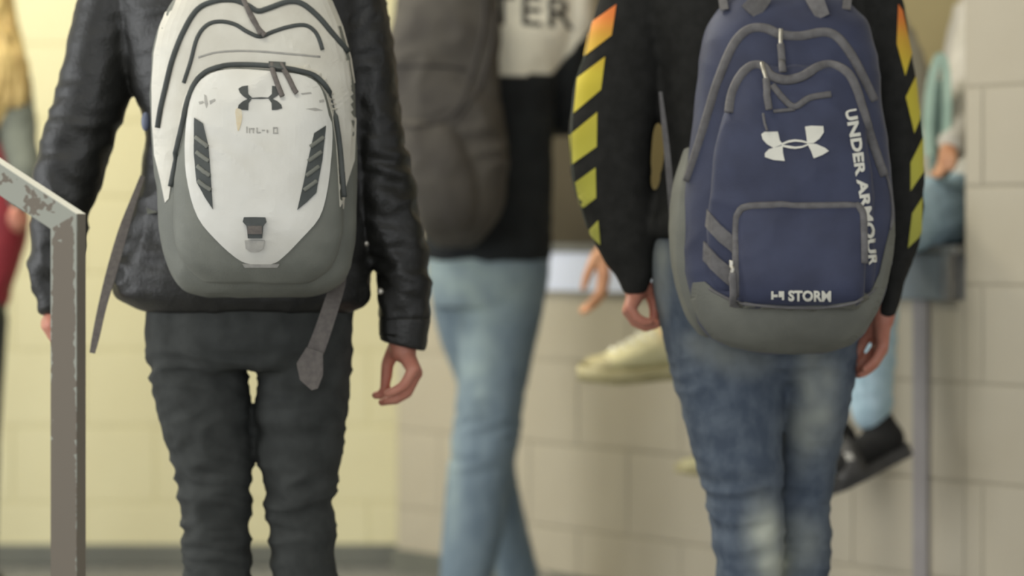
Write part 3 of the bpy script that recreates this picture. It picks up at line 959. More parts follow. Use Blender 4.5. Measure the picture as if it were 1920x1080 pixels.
# emblem: two pairs of lobes joined by a slim link
cr = lambda L: [(250 + x / 3.6, y / 3.6) for x, y in L]
lu = [(711, 606), (735, 590), (776, 584), (777, 640), (800, 662), (772, 672), (742, 652), (722, 632)]
ll = [(772, 672), (800, 668), (778, 700), (776, 746), (740, 744), (706, 734), (712, 712), (738, 688)]
mir = lambda L: [(1712 - x, y) for x, y in L][::-1]
lk = [(798, 664), (862, 661), (915, 664), (915, 668), (862, 671), (798, 669)]
drape('emblem', [cr(lu), cr(ll), cr(mir(lu)), cr(mir(ll)), cr(lk)], bvW, 0.0052, 0.003, M['bag_dark'], pkW, maxlen=8)
# faint handwriting, illegible, and the marks of use
marks = []
for x0, x1, ya, yb in ((462, 464, 238, 250), (467, 469, 241, 250), (470, 477, 241, 243), (474, 476, 243, 250), (481, 483, 240, 250), (483, 489, 248, 250), (491, 497, 244, 246), (500, 503, 244, 249), (512, 521, 239, 241), (519, 521, 241, 250), (512, 514, 241, 250), (512, 522, 249, 251)):
    marks.append([(x0, ya), (x1, ya), (x1, yb), (x0, yb)])
drape('handwriting', marks, bvW, 0.0048, 0.002, M['ink'], pkW)
drape('rust_stain', [smooth_poly([(442, 206), (452, 206), (454, 222), (450, 240), (446, 246), (443, 226)], 3)], bvW, 0.0047, 0.002, M['rust'], pkW)
for pts in ([(384, 178), (388, 180), (391, 196), (388, 204), (385, 194)], [(374, 192), (382, 190), (384, 194), (376, 197)], [(394, 190), (404, 186), (405, 190), (395, 197)], [(573, 205), (590, 203), (604, 208), (590, 209)], [(564, 176), (582, 174), (584, 177), (566, 179)], [(597, 189), (605, 187), (606, 192), (598, 194)]):
    drape('scuff', [pts], bvW, 0.0040, 0.002, M['ink'], pkW)
bk = drape('buckle', [[(458, 408), (498, 408), (500, 416), (494, 424), (492, 446), (466, 446), (463, 424), (456, 416)]], bvW, 0.013, 0.012, M['bag_dark'], pkW)
drape('webbing', [[(465, 424), (492, 424), (492, 438), (465, 438)]], bvW, 0.0155, 0.004, M['taupe_web'], bk)
drape('clip_end', [[(460, 450), (497, 450), (494, 464), (486, 470), (470, 470), (462, 464)]], bvW, 0.010, 0.008, M['ink'], bk)
drape('tip_tab', [[(455, 494), (524, 494), (520, 500), (459, 500)]], bvW, 0.004, 0.004, M['ink'], pkW)


def strap(name, pts, d, w, parent, mat, thick=0.0016, sub=6):
    """webbing ribbon through points (x, y, depth offset, half width px)"""
    Q = catmull([(p[0], p[1], p[2], p[3]) for p in pts], sub)
    V, F = [], []
    for i, (x, y, dd, hw) in enumerate(Q):
        a, b = Q[max(i - 1, 0)], Q[min(i + 1, len(Q) - 1)]
        t = Vector((b[0] - a[0], b[1] - a[1])).normalized(); nn = Vector((t.y, -t.x))
        l = P(x - nn.x * hw, y - nn.y * hw, d + dd); r = P(x + nn.x * hw, y + nn.y * hw, d + dd)
        V += [l + Vector((0, -thick, 0)), r + Vector((0, -thick, 0)), r + Vector((0, thick, 0)), l + Vector((0, thick, 0))]
    m = len(Q)
    for i in range(m - 1):
        for k in range(4):
            k2 = (k + 1) % 4
            F.append((i * 4 + k, i * 4 + k2, i * 4 + 4 + k2, i * 4 + 4 + k))
    F.append((3, 2, 1, 0)); F.append(tuple((m - 1) * 4 + k for k in range(4)))
    bm = bmesh.new(); bm.from_mesh(mesh('t', V, F)); bmesh.ops.recalc_face_normals(bm, faces=bm.faces[:])
    me = bpy.data.meshes.new(name); bm.to_mesh(me); bm.free()
    return link(name, me, mat, parent, smooth=False)


strap('hanging_strap', [(640, 480, -0.02, 13), (634, 530, -0.03, 14), (622, 570, -0.05, 15), (602, 630, -0.05, 16), (584, 676, -0.05, 17)], dB, 0, WB, M['taupe_web'])
drape_strap_end = strap('strap_end', [(590, 656, -0.054, 16), (581, 684, -0.056, 25), (584, 708, -0.056, 22), (590, 730, -0.056, 6)], dB, 0, WB, M['taupe_web'], thick=0.002, sub=1)
strap('hanging_strap', [(268, 330, 0.02, 5), (252, 372, 0.0, 6), (232, 430, 0.0, 9), (212, 500, 0.0, 10), (193, 570, 0.0, 8), (180, 630, 0.0, 7), (173, 662, 0.0, 5)], dB, 0, WB, M['taupe_web'])
V, F = sphere(P(273, 228, dB + 0.01), 0.011, 10, 8, (0.7, 0.6, 1.5)); link('strap_adjuster', mesh('strap_adjuster', V, F), simple('blue_grey_plastic', rgb(110, 118, 140), None, rough=0.4), WB)
for sx, x0, x1, x2 in ((1, 350, 300, 262), (-1, 580, 630, 672)):
    strap('shoulder_strap', [(x0, -40, 0.0, 26), (x0 - sx * 8, -115, 0.03, 27), (x0 - sx * 20, -190, 0.14, 27), (x1, -130, 0.28, 26), (x1 - sx * 8, 40, 0.29, 24), (x1, 200, 0.27, 14), (x2 + sx * 14, 310, 0.16, 10), (x2 + sx * 24, 400, 0.03, 9)], dB, 0, WB, M['bag_grey'], thick=0.006)

# ================= student with the navy backpack =================
dS = 5.14
B = person('person in black sweatshirt with yellow and orange sleeve stripes and faded blue jeans', Vector((P(1435, 440, dS).x, dS, 0)))
fB = HZ + H_CAM * F_PX / dS
q = lambda x, y, dd=0.0, d=dS: P(x, y, d + dd)
body = [limb([q(1425, 540), q(1425, 300), q(1425, 60), q(1430, -60)], [0.085, 0.085, 0.10, 0.09]),
        limb([q(1430, -60), q(1430, -180)], [0.06, 0.055]),
        limb([q(1230, -40), q(1430, -60), q(1600, -40)], [0.04, 0.06, 0.04]),
        limb([q(1215, -30), q(1155, 180), q(1150, 330), q(1192, 548)], [0.038, 0.034, 0.032, 0.020]),
        limb([q(1615, -30), q(1670, 200), q(1690, 380), q(1656, 600)], [0.038, 0.034, 0.032, 0.020]),
        limb([q(1340, 560), q(1380, 850), q(1405, 1080), q(1405, fB - 60)], [0.055, 0.036, 0.034, 0.03]),
        limb([q(1520, 560, 0.06), q(1515, 850, 0.06), q(1507, 1080, 0.06), q(1507, fB - 60, 0.06)], [0.055, 0.036, 0.034, 0.03])]
body += head_shapes(q(1430, -290), (0, 1))
body += hand_px(dS, (1194, 548), [(1180, 580, 0.028), (1177, 583, 0.010), (1178, 583, -0.010), (1182, 578, -0.028)],
                [[(1190, 600, 0.028), (1210, 608, 0.026), (1230, 602, 0.024)], [(1190, 604, 0.010), (1211, 614, 0.010), (1234, 607, 0.010)],
                 [(1190, 603, -0.010), (1209, 613, -0.010), (1230, 610, -0.010)], [(1192, 594, -0.028), (1206, 603, -0.028), (1220, 603, -0.026)]],
                [(1210, 538, 0.012), (1222, 556, 0.022), (1227, 576, 0.024), (1226, 596, 0.022)])
body += hand_px(dS, (1654, 602), [(1646, 650, 0.028), (1650, 656, 0.010), (1654, 656, -0.010), (1655, 648, -0.028)],
                [[(1628, 674, 0.028), (1615, 688, 0.028), (1602, 699, 0.026)], [(1636, 682, 0.010), (1622, 695, 0.010), (1609, 703, 0.010)],
                 [(1640, 682, -0.010), (1627, 694, -0.010), (1615, 702, -0.010)], [(1643, 672, -0.028), (1632, 684, -0.028), (1622, 692, -0.028)]],
                [(1640, 612, 0.012), (1622, 632, 0.022), (1612, 652, 0.024), (1604, 672, 0.024)])
link('body', fuse(body, 0.0038, 3), M['skin'], B)
add_head(B, q(1430, -290), (0, 1), M['hair_brown'])
torso = loft([(-190, 1310, 1560, dS, 0.07), (-130, 1215, 1650, dS, 0.10), (-60, 1185, 1655, dS, 0.12), (40, 1210, 1645, dS, 0.13), (120, 1232, 1638, dS, 0.13), (185, 1240, 1632, dS, 0.125),
              (280, 1244, 1626, dS, 0.12), (350, 1236, 1626, dS, 0.125), (400, 1220, 1628, dS, 0.13), (430, 1214, 1628, dS, 0.13), (446, 1222, 1622, dS, 0.12)], n=40, e=2.4)
armL = loft([(-120, 1170, 1290, dS, 0.06), (-60, 1140, 1262, dS, 0.065), (0, 1122, 1252, dS, 0.068), (100, 1094, 1242, dS, 0.068), (180, 1075, 1238, dS, 0.066), (250, 1066, 1226, dS, 0.063), (330, 1072, 1220, dS, 0.06),
             (380, 1088, 1225, dS, 0.058), (440, 1110, 1228, dS, 0.054), (480, 1129, 1221, dS, 0.046), (520, 1154, 1222, dS, 0.036), (552, 1170, 1208, dS, 0.026)])
armR = loft([(-120, 1560, 1650, dS, 0.06), (-60, 1580, 1672, dS, 0.065), (0, 1596, 1692, dS, 0.065), (100, 1610, 1708, dS, 0.065), (200, 1622, 1723, dS, 0.063), (300, 1634, 1731, dS, 0.06), (400, 1646, 1729, dS, 0.056), (450, 1652, 1722, dS, 0.05), (500, 1653, 1705, dS, 0.042), (550, 1648, 1690, dS, 0.036), (594, 1644, 1677, dS, 0.03)])
me = fuse([torso, armL, armR], 0.0065, 6)
wrinkle(me, 0.005, (8, 8, 18), weight=lambda c: 0.3 + 0.7 * gauss(c.z, P(0, 420, dS).z, 0.12), seed=21)
sw = link('sweatshirt', me, M['black_fleece'], B)
bvS = bvh_of([me])
for pts in ([(1156, 8), (1147, 66), (1093, 108), (1106, 44)], [(1135, 106), (1127, 168), (1076, 212), (1083, 146)], [(1120, 210), (1119, 275), (1072, 309), (1068, 254)], [(1117, 314), (1118, 371), (1089, 394), (1079, 342)], [(1122, 413), (1126, 459), (1101, 436)],
            [(1684, 8), (1692, 20), (1709, 100), (1697, 142), (1681, 82)], [(1719, 138), (1727, 215), (1714, 250), (1698, 182)], [(1730, 258), (1731, 322), (1707, 358), (1707, 305)], [(1729, 370), (1727, 440), (1702, 465), (1710, 400)]):
    drape('sleeve_stripe', [pts], bvS, 0.0015, 0.003, M['stripe'], sw, maxlen=10)
drape_line('sleeve_piping', [(1110, 44), (1096, 112), (1080, 150), (1072, 260), (1078, 345), (1092, 400), (1104, 440)], bvS, 0.0016, M['grey_green'], sw, off=0.001)
pel = loft([(390, 1240, 1606, dS, 0.10), (440, 1226, 1612, dS, 0.115), (500, 1221, 1613, dS, 0.12), (560, 1227, 1613, dS, 0.12), (640, 1245, 1609, dS, 0.105), (690, 1262, 1602, dS, 0.075), (720, 1290, 1585, dS, 0.03)], n=36)
lgL = loft([(600, 1238, 1472, dS, 0.10), (700, 1259, 1470, dS - 0.01, 0.095), (760, 1275, 1468, dS - 0.02, 0.09), (850, 1300, 1467, dS - 0.03, 0.08), (920, 1320, 1467, dS - 0.03, 0.075), (980, 1332, 1470, dS - 0.03, 0.07), (1080, 1344, 1464, dS - 0.03, 0.068), (1200, 1352, 1456, dS - 0.02, 0.062), (fB - 36, 1362, 1448, dS, 0.055)])
lgR = loft([(600, 1450, 1611, dS + 0.01, 0.10), (700, 1456, 1602, dS + 0.03, 0.095), (760, 1460, 1593, dS + 0.04, 0.09), (850, 1456, 1572, dS + 0.06, 0.08), (900, 1453, 1561, dS + 0.06, 0.075), (950, 1452, 1553, dS + 0.06, 0.07), (1000, 1454, 1557, dS + 0.06, 0.068), (1080, 1456, 1554, dS + 0.06, 0.066), (1200, 1462, 1550, dS + 0.06, 0.062), (fB - 36, 1468, 1545, dS + 0.06, 0.055)])
me = fuse([pel, lgL, lgR], 0.006, 8)
wrinkle(me, 0.0075, (8, 8, 34), weight=lambda c: 0.15 + 1.0 * gauss(c.z, P(0, 960, dS).z, 0.13) + 0.5 * gauss(c.z, P(0, 700, dS).z, 0.06), seed=31)
blobs = [(1335, 650, 50, 34, 0.45), (1400, 680, 50, 30, 0.3), (1532, 740, 36, 95, 0.75), (1500, 820, 30, 60, 0.35), (1430, 1000, 32, 62, 1.0), (1450, 1065, 34, 40, 0.85), (1505, 1020, 36, 50, 0.5), (1236, 480, 22, 60, 0.45), (1240, 560, 16, 50, 0.3)]


def fade_fn(bl):
    def fn(c):
        x, y = pix(c); f = 0
        for bx, by, rx, ry, a in bl:
            f += a * math.exp(-(((x - bx) / rx) ** 2 + ((y - by) / ry) ** 2) ** 1.3)
        f *= 0.75 + 0.5 * noise.noise(c * 25)
        return max(0, min(1, f))
    return fn


set_attr(me, 'fade', fade_fn(blobs))
link('jeans', me, M['denim_dark'], B)
leg_foot(B, 1405, dS, M['dark_shoe'], M['white_sole']); leg_foot(B, 1507, dS + 0.06, M['dark_shoe'], M['white_sole'])

# ---- navy backpack
dN = dS - 0.13
NB = empty('backpack', Vector((P(1480, 440, dN).x, dN - 0.1, P(0, 660, dN).z)))
tag(NB, 'navy blue backpack with grey base and white lettering on the striped sweatshirt', 'backpack')
main = fuse([pillow([(-8, 1385, 1560, 0.06), (4, 1362, 1588, 0.09), (20, 1345, 1606, 0.11), (50, 1326, 1630, 0.135), (100, 1314, 1642, 0.155), (150, 1308, 1649, 0.165), (200, 1302, 1654, 0.17), (280, 1293, 1664, 0.18), (340, 1284, 1669, 0.185), (400, 1278, 1674, 0.19),
                     (460, 1276, 1674, 0.195), (520, 1280, 1664, 0.195), (580, 1296, 1645, 0.19), (620, 1318, 1622, 0.17), (644, 1350, 1596, 0.14), (658, 1400, 1556, 0.10), (663, 1440, 1530, 0.05)], dN, e=2.9)], 0.006, 4)
wrinkle(main, 0.003, (9, 9, 12), seed=41)
mn = link('main_compartment', main, M['navy'], NB)
side = fuse([pillow([(278, 1284, 1300, 0.02), (300, 1276, 1310, 0.05), (340, 1265, 1322, 0.08), (400, 1257, 1330, 0.10), (470, 1257, 1334, 0.11), (530, 1267, 1340, 0.11), (590, 1287, 1348, 0.10), (630, 1312, 1352, 0.06)], dN - 0.03, e=2.3)], 0.006, 4)
wrinkle(side, 0.004, (30, 20, 5), seed=43)
tag(link('side_pocket', side, M['navy_grey'], NB), 'grey stretch side pocket')
up = fuse([pillow([(122, 1400, 1580, 0.02), (132, 1385, 1596, 0.05), (170, 1368, 1610, 0.065), (230, 1352, 1622, 0.075), (300, 1338, 1632, 0.08), (380, 1330, 1638, 0.08), (460, 1326, 1640, 0.075), (540, 1335, 1636, 0.06), (572, 1360, 1610, 0.02)], dN - 0.135, e=2.8)], 0.005, 4)
wrinkle(up, 0.0035, (14, 10, 10), seed=44)
upo = link('front_compartment', up, M['navy'], NB)
lo = fuse([pillow([(386, 1395, 1610, 0.02), (396, 1386, 1618, 0.04), (450, 1382, 1622, 0.05), (520, 1380, 1622, 0.058), (560, 1384, 1618, 0.05), (576, 1396, 1600, 0.03)], dN - 0.185, e=3.2)], 0.005, 3)
wrinkle(lo, 0.004, (10, 8, 8), seed=46)
loo = link('lower_pocket', lo, M['navy'], NB)
bvN = bvh_of([main, up, lo, side]); bvN2 = bvh_of([main, up, lo])
base = [(1322, 528), (1345, 548), (1372, 562), (1420, 570), (1480, 574), (1550, 573), (1605, 564), (1632, 546), (1648, 512), (1660, 460), (1669, 425), (1674, 410), (1676, 440), (1672, 480), (1662, 530), (1644, 582), (1620, 622), (1594, 645), (1552, 658), (1490, 662), (1420, 658), (1370, 648), (1336, 632), (1312, 600), (1296, 560), (1300, 530)]
tag(drape('base_panel', [base], bvN2, 0.003, 0.008, M['navy_grey'], NB), 'grey base panel')
drape_line('base_seam', [(1330, 540), (1372, 562), (1420, 570), (1480, 574), (1550, 573), (1605, 564), (1640, 540)], bvN2, 0.0022, M['zip_grey'], NB, off=0.004)
drape_line('base_seam', [(1668, 430), (1672, 390), (1664, 340), (1650, 306), (1640, 288)], bvN2, 0.0022, M['zip_grey'], NB, off=0.003)
for pts in ([(1326, 392), (1352, 422), (1379, 446), (1379, 478), (1348, 452), (1323, 424)], [(1320, 452), (1350, 484), (1379, 508), (1379, 545), (1348, 518), (1319, 488)]):
    drape('side_stripe', [pts], bvN, 0.0045, 0.006, M['zip_grey'], NB)
drape_line('zipper', [(1290, 340), (1306, 290), (1325, 225), (1346, 155), (1370, 95), (1390, 66), (1412, 54), (1438, 55), (1464, 66), (1500, 69), (1540, 62), (1566, 68), (1592, 98), (1616, 142), (1638, 190)], bvN, 0.0082, M['zip_grey'], NB, off=0.002)
drape_line('zipper', [(1368, 212), (1374, 178), (1388, 146), (1408, 127), (1430, 127), (1446, 143), (1472, 151), (1502, 145), (1532, 129), (1560, 125), (1588, 138), (1604, 168), (1615, 205), (1627, 245), (1642, 290), (1656, 330)], bvN, 0.0082, M['zip_grey'], NB, off=0.003)
drape_line('seam', [(1448, 160), (1468, 184), (1490, 200), (1518, 184), (1558, 177)], bvN, 0.0055, M['zip_grey'], upo, off=0.002)
drape_line('seam', [(1450, 209), (1490, 205)], bvN, 0.003, M['zip_grey'], upo, off=0.002)
drape_line('zipper', [(1383, 556), (1382, 500), (1383, 430), (1386, 402), (1400, 390), (1450, 387), (1540, 386), (1598, 386), (1613, 394), (1618, 420), (1619, 494)], bvN, 0.0062, M['zip_grey'], loo, off=0.003)
for a, b, c in (((1463, 60), (1463, 86), (1468, 140)), ((1427, 126), (1435, 152), (1441, 208)), ((1382, 488), (1383, 512), (1385, 574))):
    drape_line('zip_pull_metal', [a, ((a[0] + b[0]) / 2, (a[1] + b[1]) / 2), b], bvN, 0.0036, M['metal'], NB, off=0.014)
    drape_line('zip_pull_cord', [b, ((b[0] + c[0]) / 2, (b[1] + c[1]) / 2), c], bvN, 0.0062, M['zip_grey'], NB, off=0.014)
drape_line('zip_pull_cord', [(1430, 214), (1433, 232), (1438, 246)], bvN, 0.0022, M['zip_grey'], NB, off=0.010)
cr = lambda L: [(1220 + x / 3.0, y / 3.0) for x, y in L]
E1 = [(622, 755), (640, 742), (714, 742), (726, 790), (742, 812), (690, 832), (655, 812), (630, 785)]
E2 = [(690, 832), (742, 818), (744, 860), (754, 906), (690, 900), (642, 884), (642, 862), (664, 840)]
E3 = [(868, 714), (900, 709), (970, 711), (973, 745), (950, 780), (915, 806), (880, 806), (876, 770)]
E4 = [(880, 808), (930, 810), (980, 832), (1001, 850), (965, 872), (917, 891), (902, 850)]
E5 = [(736, 806), (775, 790), (810, 785), (850, 789), (884, 800), (884, 808), (850, 800), (812, 797), (775, 803), (738, 816)]
E6 = [(738, 814), (775, 820), (812, 826), (850, 822), (884, 810), (884, 818), (850, 832), (812, 838), (775, 834), (738, 824)]
drape('emblem', [cr(E1), cr(E2), cr(E3), cr(E4), cr(E5), cr(E6)], bvN, 0.003, 0.003, M['print_white'], upo, maxlen=8)


# lettering that runs down the right side of the front compartment
def down(u, v):
    path = catmull([(1594, 206), (1604, 262), (1612, 320), (1622, 380), (1630, 440), (1636, 496)], 8)
    t = max(0, min(0.9999, u)) * (len(path) - 1); i = int(t); f = t - i
    p = path[i] * (1 - f) + path[i + 1] * f; g = path[i + 1] - path[i]; g = g / np.hypot(*g)
    hgt = 19 - 5 * u
    return p[0] + hgt * (v - 0.5) * 1.0 * (-g[1]) * -1 + 0, p[1] + hgt * (v - 0.5) * g[0] * -1


drape_bm('lettering', text_bm('UNDER ARMOUR', down, bold=0.035), bvN, 0.0035, 0.003, M['print_white'], upo, maxlen=6)
drape_bm('lettering', text_bm('STORM', lambda u, v: (1478 + u * 80, 562 + u * 1 - v * 17), bold=0.035), bvN, 0.0035, 0.003, M['print_white'], loo, maxlen=6)
drape('lettering_mark', [[(1446, 546), (1450, 546), (1450, 552), (1458, 552), (1458, 556), (1450, 556), (1450, 560), (1446, 560)], [(1460, 546), (1470, 546), (1470, 561), (1466, 561), (1466, 556), (1460, 556)]], bvN, 0.0035, 0.003, M['print_white'], loo, maxlen=6)
# carrying loop and straps
strap('carry_loop', [(1404, 24, -0.122, 19), (1424, 2, -0.11, 18), (1446, -30, -0.08, 16), (1478, -50, -0.06, 16), (1508, -34, -0.08, 16), (1528, 0, -0.11, 16), (1543, 32, -0.124, 13)], dN, 0, NB, M['zip_grey'], thick=0.003)
for sx, xs in ((1, (1352, 1300, 1252)), (-1, (1592, 1632, 1660))):
    strap('shoulder_strap', [(xs[0] + 6 * sx, 18, -0.10, 8), (xs[0] - 2 * sx, -34, -0.05, 9), (xs[0] - 10 * sx, -130, 0.05, 26), (xs[0] - 20 * sx, -190, 0.14, 27), (xs[1], -130, 0.28, 26), (xs[1] - 8 * sx, 40, 0.29, 24), (xs[1], 200, 0.26, 12), (xs[2] + 14 * sx, 310, 0.16, 9), (xs[2] + 26 * sx, 400, 0.05, 8)], dN, 0, NB, M['zip_grey'], thick=0.004)
strap('hanging_strap', [(1238, 172, 0.03, 3), (1246, 240, 0.02, 5), (1254, 320, 0.01, 6), (1262, 420, 0.0, 6)], dN, 0, NB, M['zip_grey'])

# ================= student in the middle, farther away =================
dC = 7.0
Cn = person('person in white and black sweatshirt with light blue jeans walking between the two front students', Vector((P(915, 440, dC).x, dC, 0)))
fC = HZ + H_CAM * F_PX / dC
q = lambda x, y, dd=0.0, d=dC: P(x, y, d + dd)
body = [limb([q(915, 500), q(915, 300), q(920, 80), q(930, 10)], [0.08, 0.08, 0.10, 0.085]),
        limb([q(935, 0), q(945, -100)], [0.055, 0.05]),
        limb([q(810, 20), q(935, 0), q(1050, 20)], [0.04, 0.06, 0.04]),
        limb([q(1062, 30), q(1066, 220, 0.05), q(1004, 235, 0.28)], [0.032, 0.022, 0.018]),
        limb([q(810, 30), q(780, 200, 0.02), q(790, 330, 0.10)], [0.036, 0.032, 0.022]),
        limb([q(945, 500), q(912, 800, -0.02), q(872, 1050, -0.05), q(865, fC - 40, -0.06)], [0.055, 0.036, 0.034, 0.028]),
        limb([q(870, 500, 0.1), q(915, 800, 0.14), q(968, 1050, 0.2), q(985, fC - 40, 0.22)], [0.05, 0.034, 0.03, 0.026])]
for kx, ky, kd in ((1000, 238, 0.30), (790, 335, 0.10)):
    body += hand_px(dC, (kx, ky, kd), [(kx - 18, ky + 6, kd + 0.05), (kx - 6, ky + 10, kd + 0.06), (kx + 6, ky + 12, kd + 0.06), (kx + 16, ky + 10, kd + 0.05)],
                    [[(kx - 22, ky + 20, kd + 0.07), (kx - 22, ky + 34, kd + 0.06), (kx - 20, ky + 42, kd + 0.05)], [(kx - 8, ky + 26, kd + 0.08), (kx - 8, ky + 42, kd + 0.07), (kx - 7, ky + 50, kd + 0.06)],
                     [(kx + 6, ky + 26, kd + 0.08), (kx + 6, ky + 40, kd + 0.07), (kx + 6, ky + 48, kd + 0.06)], [(kx + 18, ky + 22, kd + 0.07), (kx + 18, ky + 34, kd + 0.06), (kx + 17, ky + 40, kd + 0.05)]],
                    [(kx - 12, ky - 4, kd + 0.01), (kx - 28, ky, kd + 0.03), (kx - 34, ky + 8, kd + 0.05), (kx - 36, ky + 16, kd + 0.06)])
body += head_shapes(q(955, -200), (0.5, 0.85))
link('body', fuse(body, 0.0045, 3), M['skin'], Cn)
add_head(Cn, q(955, -200), (0.5, 0.85), M['hair_brown'])
torso = loft([(-120, 860, 1010, dC, 0.07), (-80, 800, 1060, dC, 0.10), (-20, 775, 1092, dC, 0.12), (60, 782, 1080, dC, 0.13), (140, 790, 1048, dC, 0.13), (240, 792, 1037, dC, 0.125), (330, 792, 1035, dC, 0.125), (420, 792, 1034, dC, 0.13), (478, 796, 1032, dC, 0.125), (492, 812, 1024, dC, 0.11)], n=36)
armR = loft([(-70, 1010, 1085, dC, 0.055), (-20, 1024, 1108, dC, 0.06), (40, 1032, 1112, dC, 0.06), (100, 1036, 1102, dC + 0.01, 0.06), (170, 1040, 1094, dC + 0.03, 0.058), (225, 1046, 1088, dC + 0.06, 0.05), (246, 1054, 1080, dC + 0.07, 0.03)])
foreR = limb([q(1066, 222, 0.06), q(1008, 234, 0.27)], [0.042, 0.034])
armL = limb([q(812, 20), q(782, 195, 0.02), q(790, 320, 0.09)], [0.058, 0.048, 0.036])
me = fuse([torso, armR, foreR, armL], 0.0065, 5)
wrinkle(me, 0.005, (8, 8, 16), seed=51)


def white_panel(c):
    x, y = pix(c)
    lim = 140 if x < 1034 else 138 - (x - 1034) * 1.15
    return 1.0 if y < lim else 0.0


set_attr(me, 'panel', white_panel)
swc = link('sweatshirt', me, M['sweat'], Cn)
bvC = bvh_of([me])
drape_bm('lettering', text_bm('TER', lambda u, v: (916 + u * 160, 46 + u * 10 - v * 56 - 4 * math.sin(u * 3)), bold=0.01, space=1.15), bvC, 0.002, 0.003, M['print_dark'], swc, maxlen=8)
pel = loft([(420, 800, 1028, dC, 0.10), (480, 799, 1031, dC, 0.115), (530, 803, 1028, dC, 0.115), (575, 812, 1018, dC, 0.10)], n=32)
lgR = loft([(500, 862, 1030, dC, 0.105), (580, 862, 1019, dC, 0.10), (640, 860, 1006, dC, 0.095), (700, 858, 993, dC - 0.01, 0.088), (760, 855, 981, dC - 0.02, 0.082), (800, 850, 976, dC - 0.02, 0.08), (850, 843, 968, dC - 0.03, 0.078), (900, 837, 958, dC - 0.03, 0.076), (1000, 829, 943, dC - 0.04, 0.07), (1080, 824, 924, dC - 0.05, 0.062), (fC - 26, 826, 905, dC - 0.06, 0.052)])
lgL = loft([(500, 802, 930, dC + 0.08, 0.10), (580, 811, 930, dC + 0.10, 0.095), (640, 826, 932, dC + 0.11, 0.088), (700, 850, 936, dC + 0.12, 0.08), (780, 878, 950, dC + 0.14, 0.07), (850, 892, 962, dC + 0.15, 0.066), (900, 902, 970, dC + 0.16, 0.064), (980, 914, 987, dC + 0.18, 0.06), (1080, 930, 1012, dC + 0.2, 0.058), (fC - 26, 948, 1024, dC + 0.22, 0.05)])
me = fuse([pel, lgR, lgL], 0.0065, 3)
wrinkle(me, 0.006, (8, 8, 30), weight=lambda c: 0.2 + 0.9 * gauss(c.z, P(0, 810, dC).z, 0.09), seed=61)
set_attr(me, 'fade', fade_fn([(840, 500, 60, 60, 0.8), (930, 540, 70, 60, 0.6), (900, 640, 40, 80, 0.5), (890, 720, 30, 60, 0.35), (850, 900, 14, 120, 0.5)]))
link('jeans', me, M['denim_mid'], Cn)
leg_foot(Cn, 866, dC - 0.06, M['white_sole'], M['white_sole'], (0.4, 1)); leg_foot(Cn, 986, dC + 0.22, M['white_sole'], M['white_sole'], (0.4, 1))
# brown backpack over one shoulder
dK = dC - 0.12
KB = empty('backpack', Vector((P(845, 440, dK).x, dK - 0.1, P(0, 462, dK).z)))
tag(KB, 'brown grey canvas backpack slung on the person in the white and black sweatshirt', 'backpack')
kb = fuse([pillow([(-95, 800, 880, 0.06), (-70, 775, 905, 0.10), (-20, 752, 925, 0.14), (40, 736, 935, 0.16), (100, 728, 934, 0.17), (160, 728, 932, 0.175), (230, 736, 942, 0.18), (300, 750, 951, 0.185), (350, 764, 948, 0.185), (400, 780, 935, 0.18), (436, 796, 912, 0.15), (460, 820, 884, 0.09)], dK, e=2.7)], 0.0065, 4)
wrinkle(kb, 0.010, (7, 7, 9), seed=71)
kbo = link('main_compartment', kb, M['brown_bag'], KB)
kp = fuse([pillow([(228, 745, 830, 0.03), (240, 740, 850, 0.06), (300, 752, 880, 0.08), (360, 768, 892, 0.08), (410, 788, 890, 0.06), (436, 806, 874, 0.02)], dK - 0.14, e=2.6)], 0.0065, 3)
wrinkle(kp, 0.008, (8, 8, 8), seed=73)
link('front_pocket', kp, M['brown_bag'], KB)
bvK = bvh_of([kb, kp])
drape_line('seam', [(730, 122), (780, 122), (840, 124), (872, 130)], bvK, 0.004, M['brown_trim'], KB, off=0.002)
drape_line('seam', [(742, 236), (780, 238), (826, 228), (862, 196), (890, 120), (908, 30), (905, -20)], bvK, 0.005, M['brown_trim'], KB, off=0.002)
drape_line('zipper', [(846, 240), (872, 200), (900, 160), (922, 80), (926, 20)], bvK, 0.004, M['brown_trim'], KB, off=0.002)
strap('shoulder_strap', [(840, -85, 0.0, 22), (830, -120, 0.06, 22), (820, -105, 0.18, 22), (800, 0, 0.27, 20), (790, 120, 0.26, 14), (770, 250, 0.12, 9), (785, 380, 0.0, 8)], dK, 0, KB, M['brown_trim'], thick=0.004)

# ================= fair-haired student at the left edge =================
dD = 7.45
Dn = person('person with long blond hair and grey green top at the left edge of the picture', Vector((P(-75, 440, dD).x, dD, 0)))
fD = HZ + H_CAM * F_PX / dD
q = lambda x, y, dd=0.0, d=dD: P(x, y, d + dd)
body = [limb([q(-75, 520), q(-75, 330), q(-70, 150), q(-65, 110)], [0.07, 0.07, 0.08, 0.075]), limb([q(-65, 110), q(-62, 30)], [0.05, 0.045]),
        limb([q(-160, 130), q(-65, 110), q(20, 130)], [0.035, 0.05, 0.035]),
        limb([q(22, 140), q(44, 330, -0.17), q(40, 385, -0.19)], [0.032, 0.028, 0.020]),
        limb([q(-160, 140), q(-175, 330), q(-170, 470)], [0.032, 0.028, 0.020]),
        limb([q(-110, 520), q(-108, 800), q(-108, fD - 40)], [0.065, 0.045, 0.03]), limb([q(-45, 520), q(-44, 800), q(-44, fD - 40)], [0.065, 0.045, 0.03])]
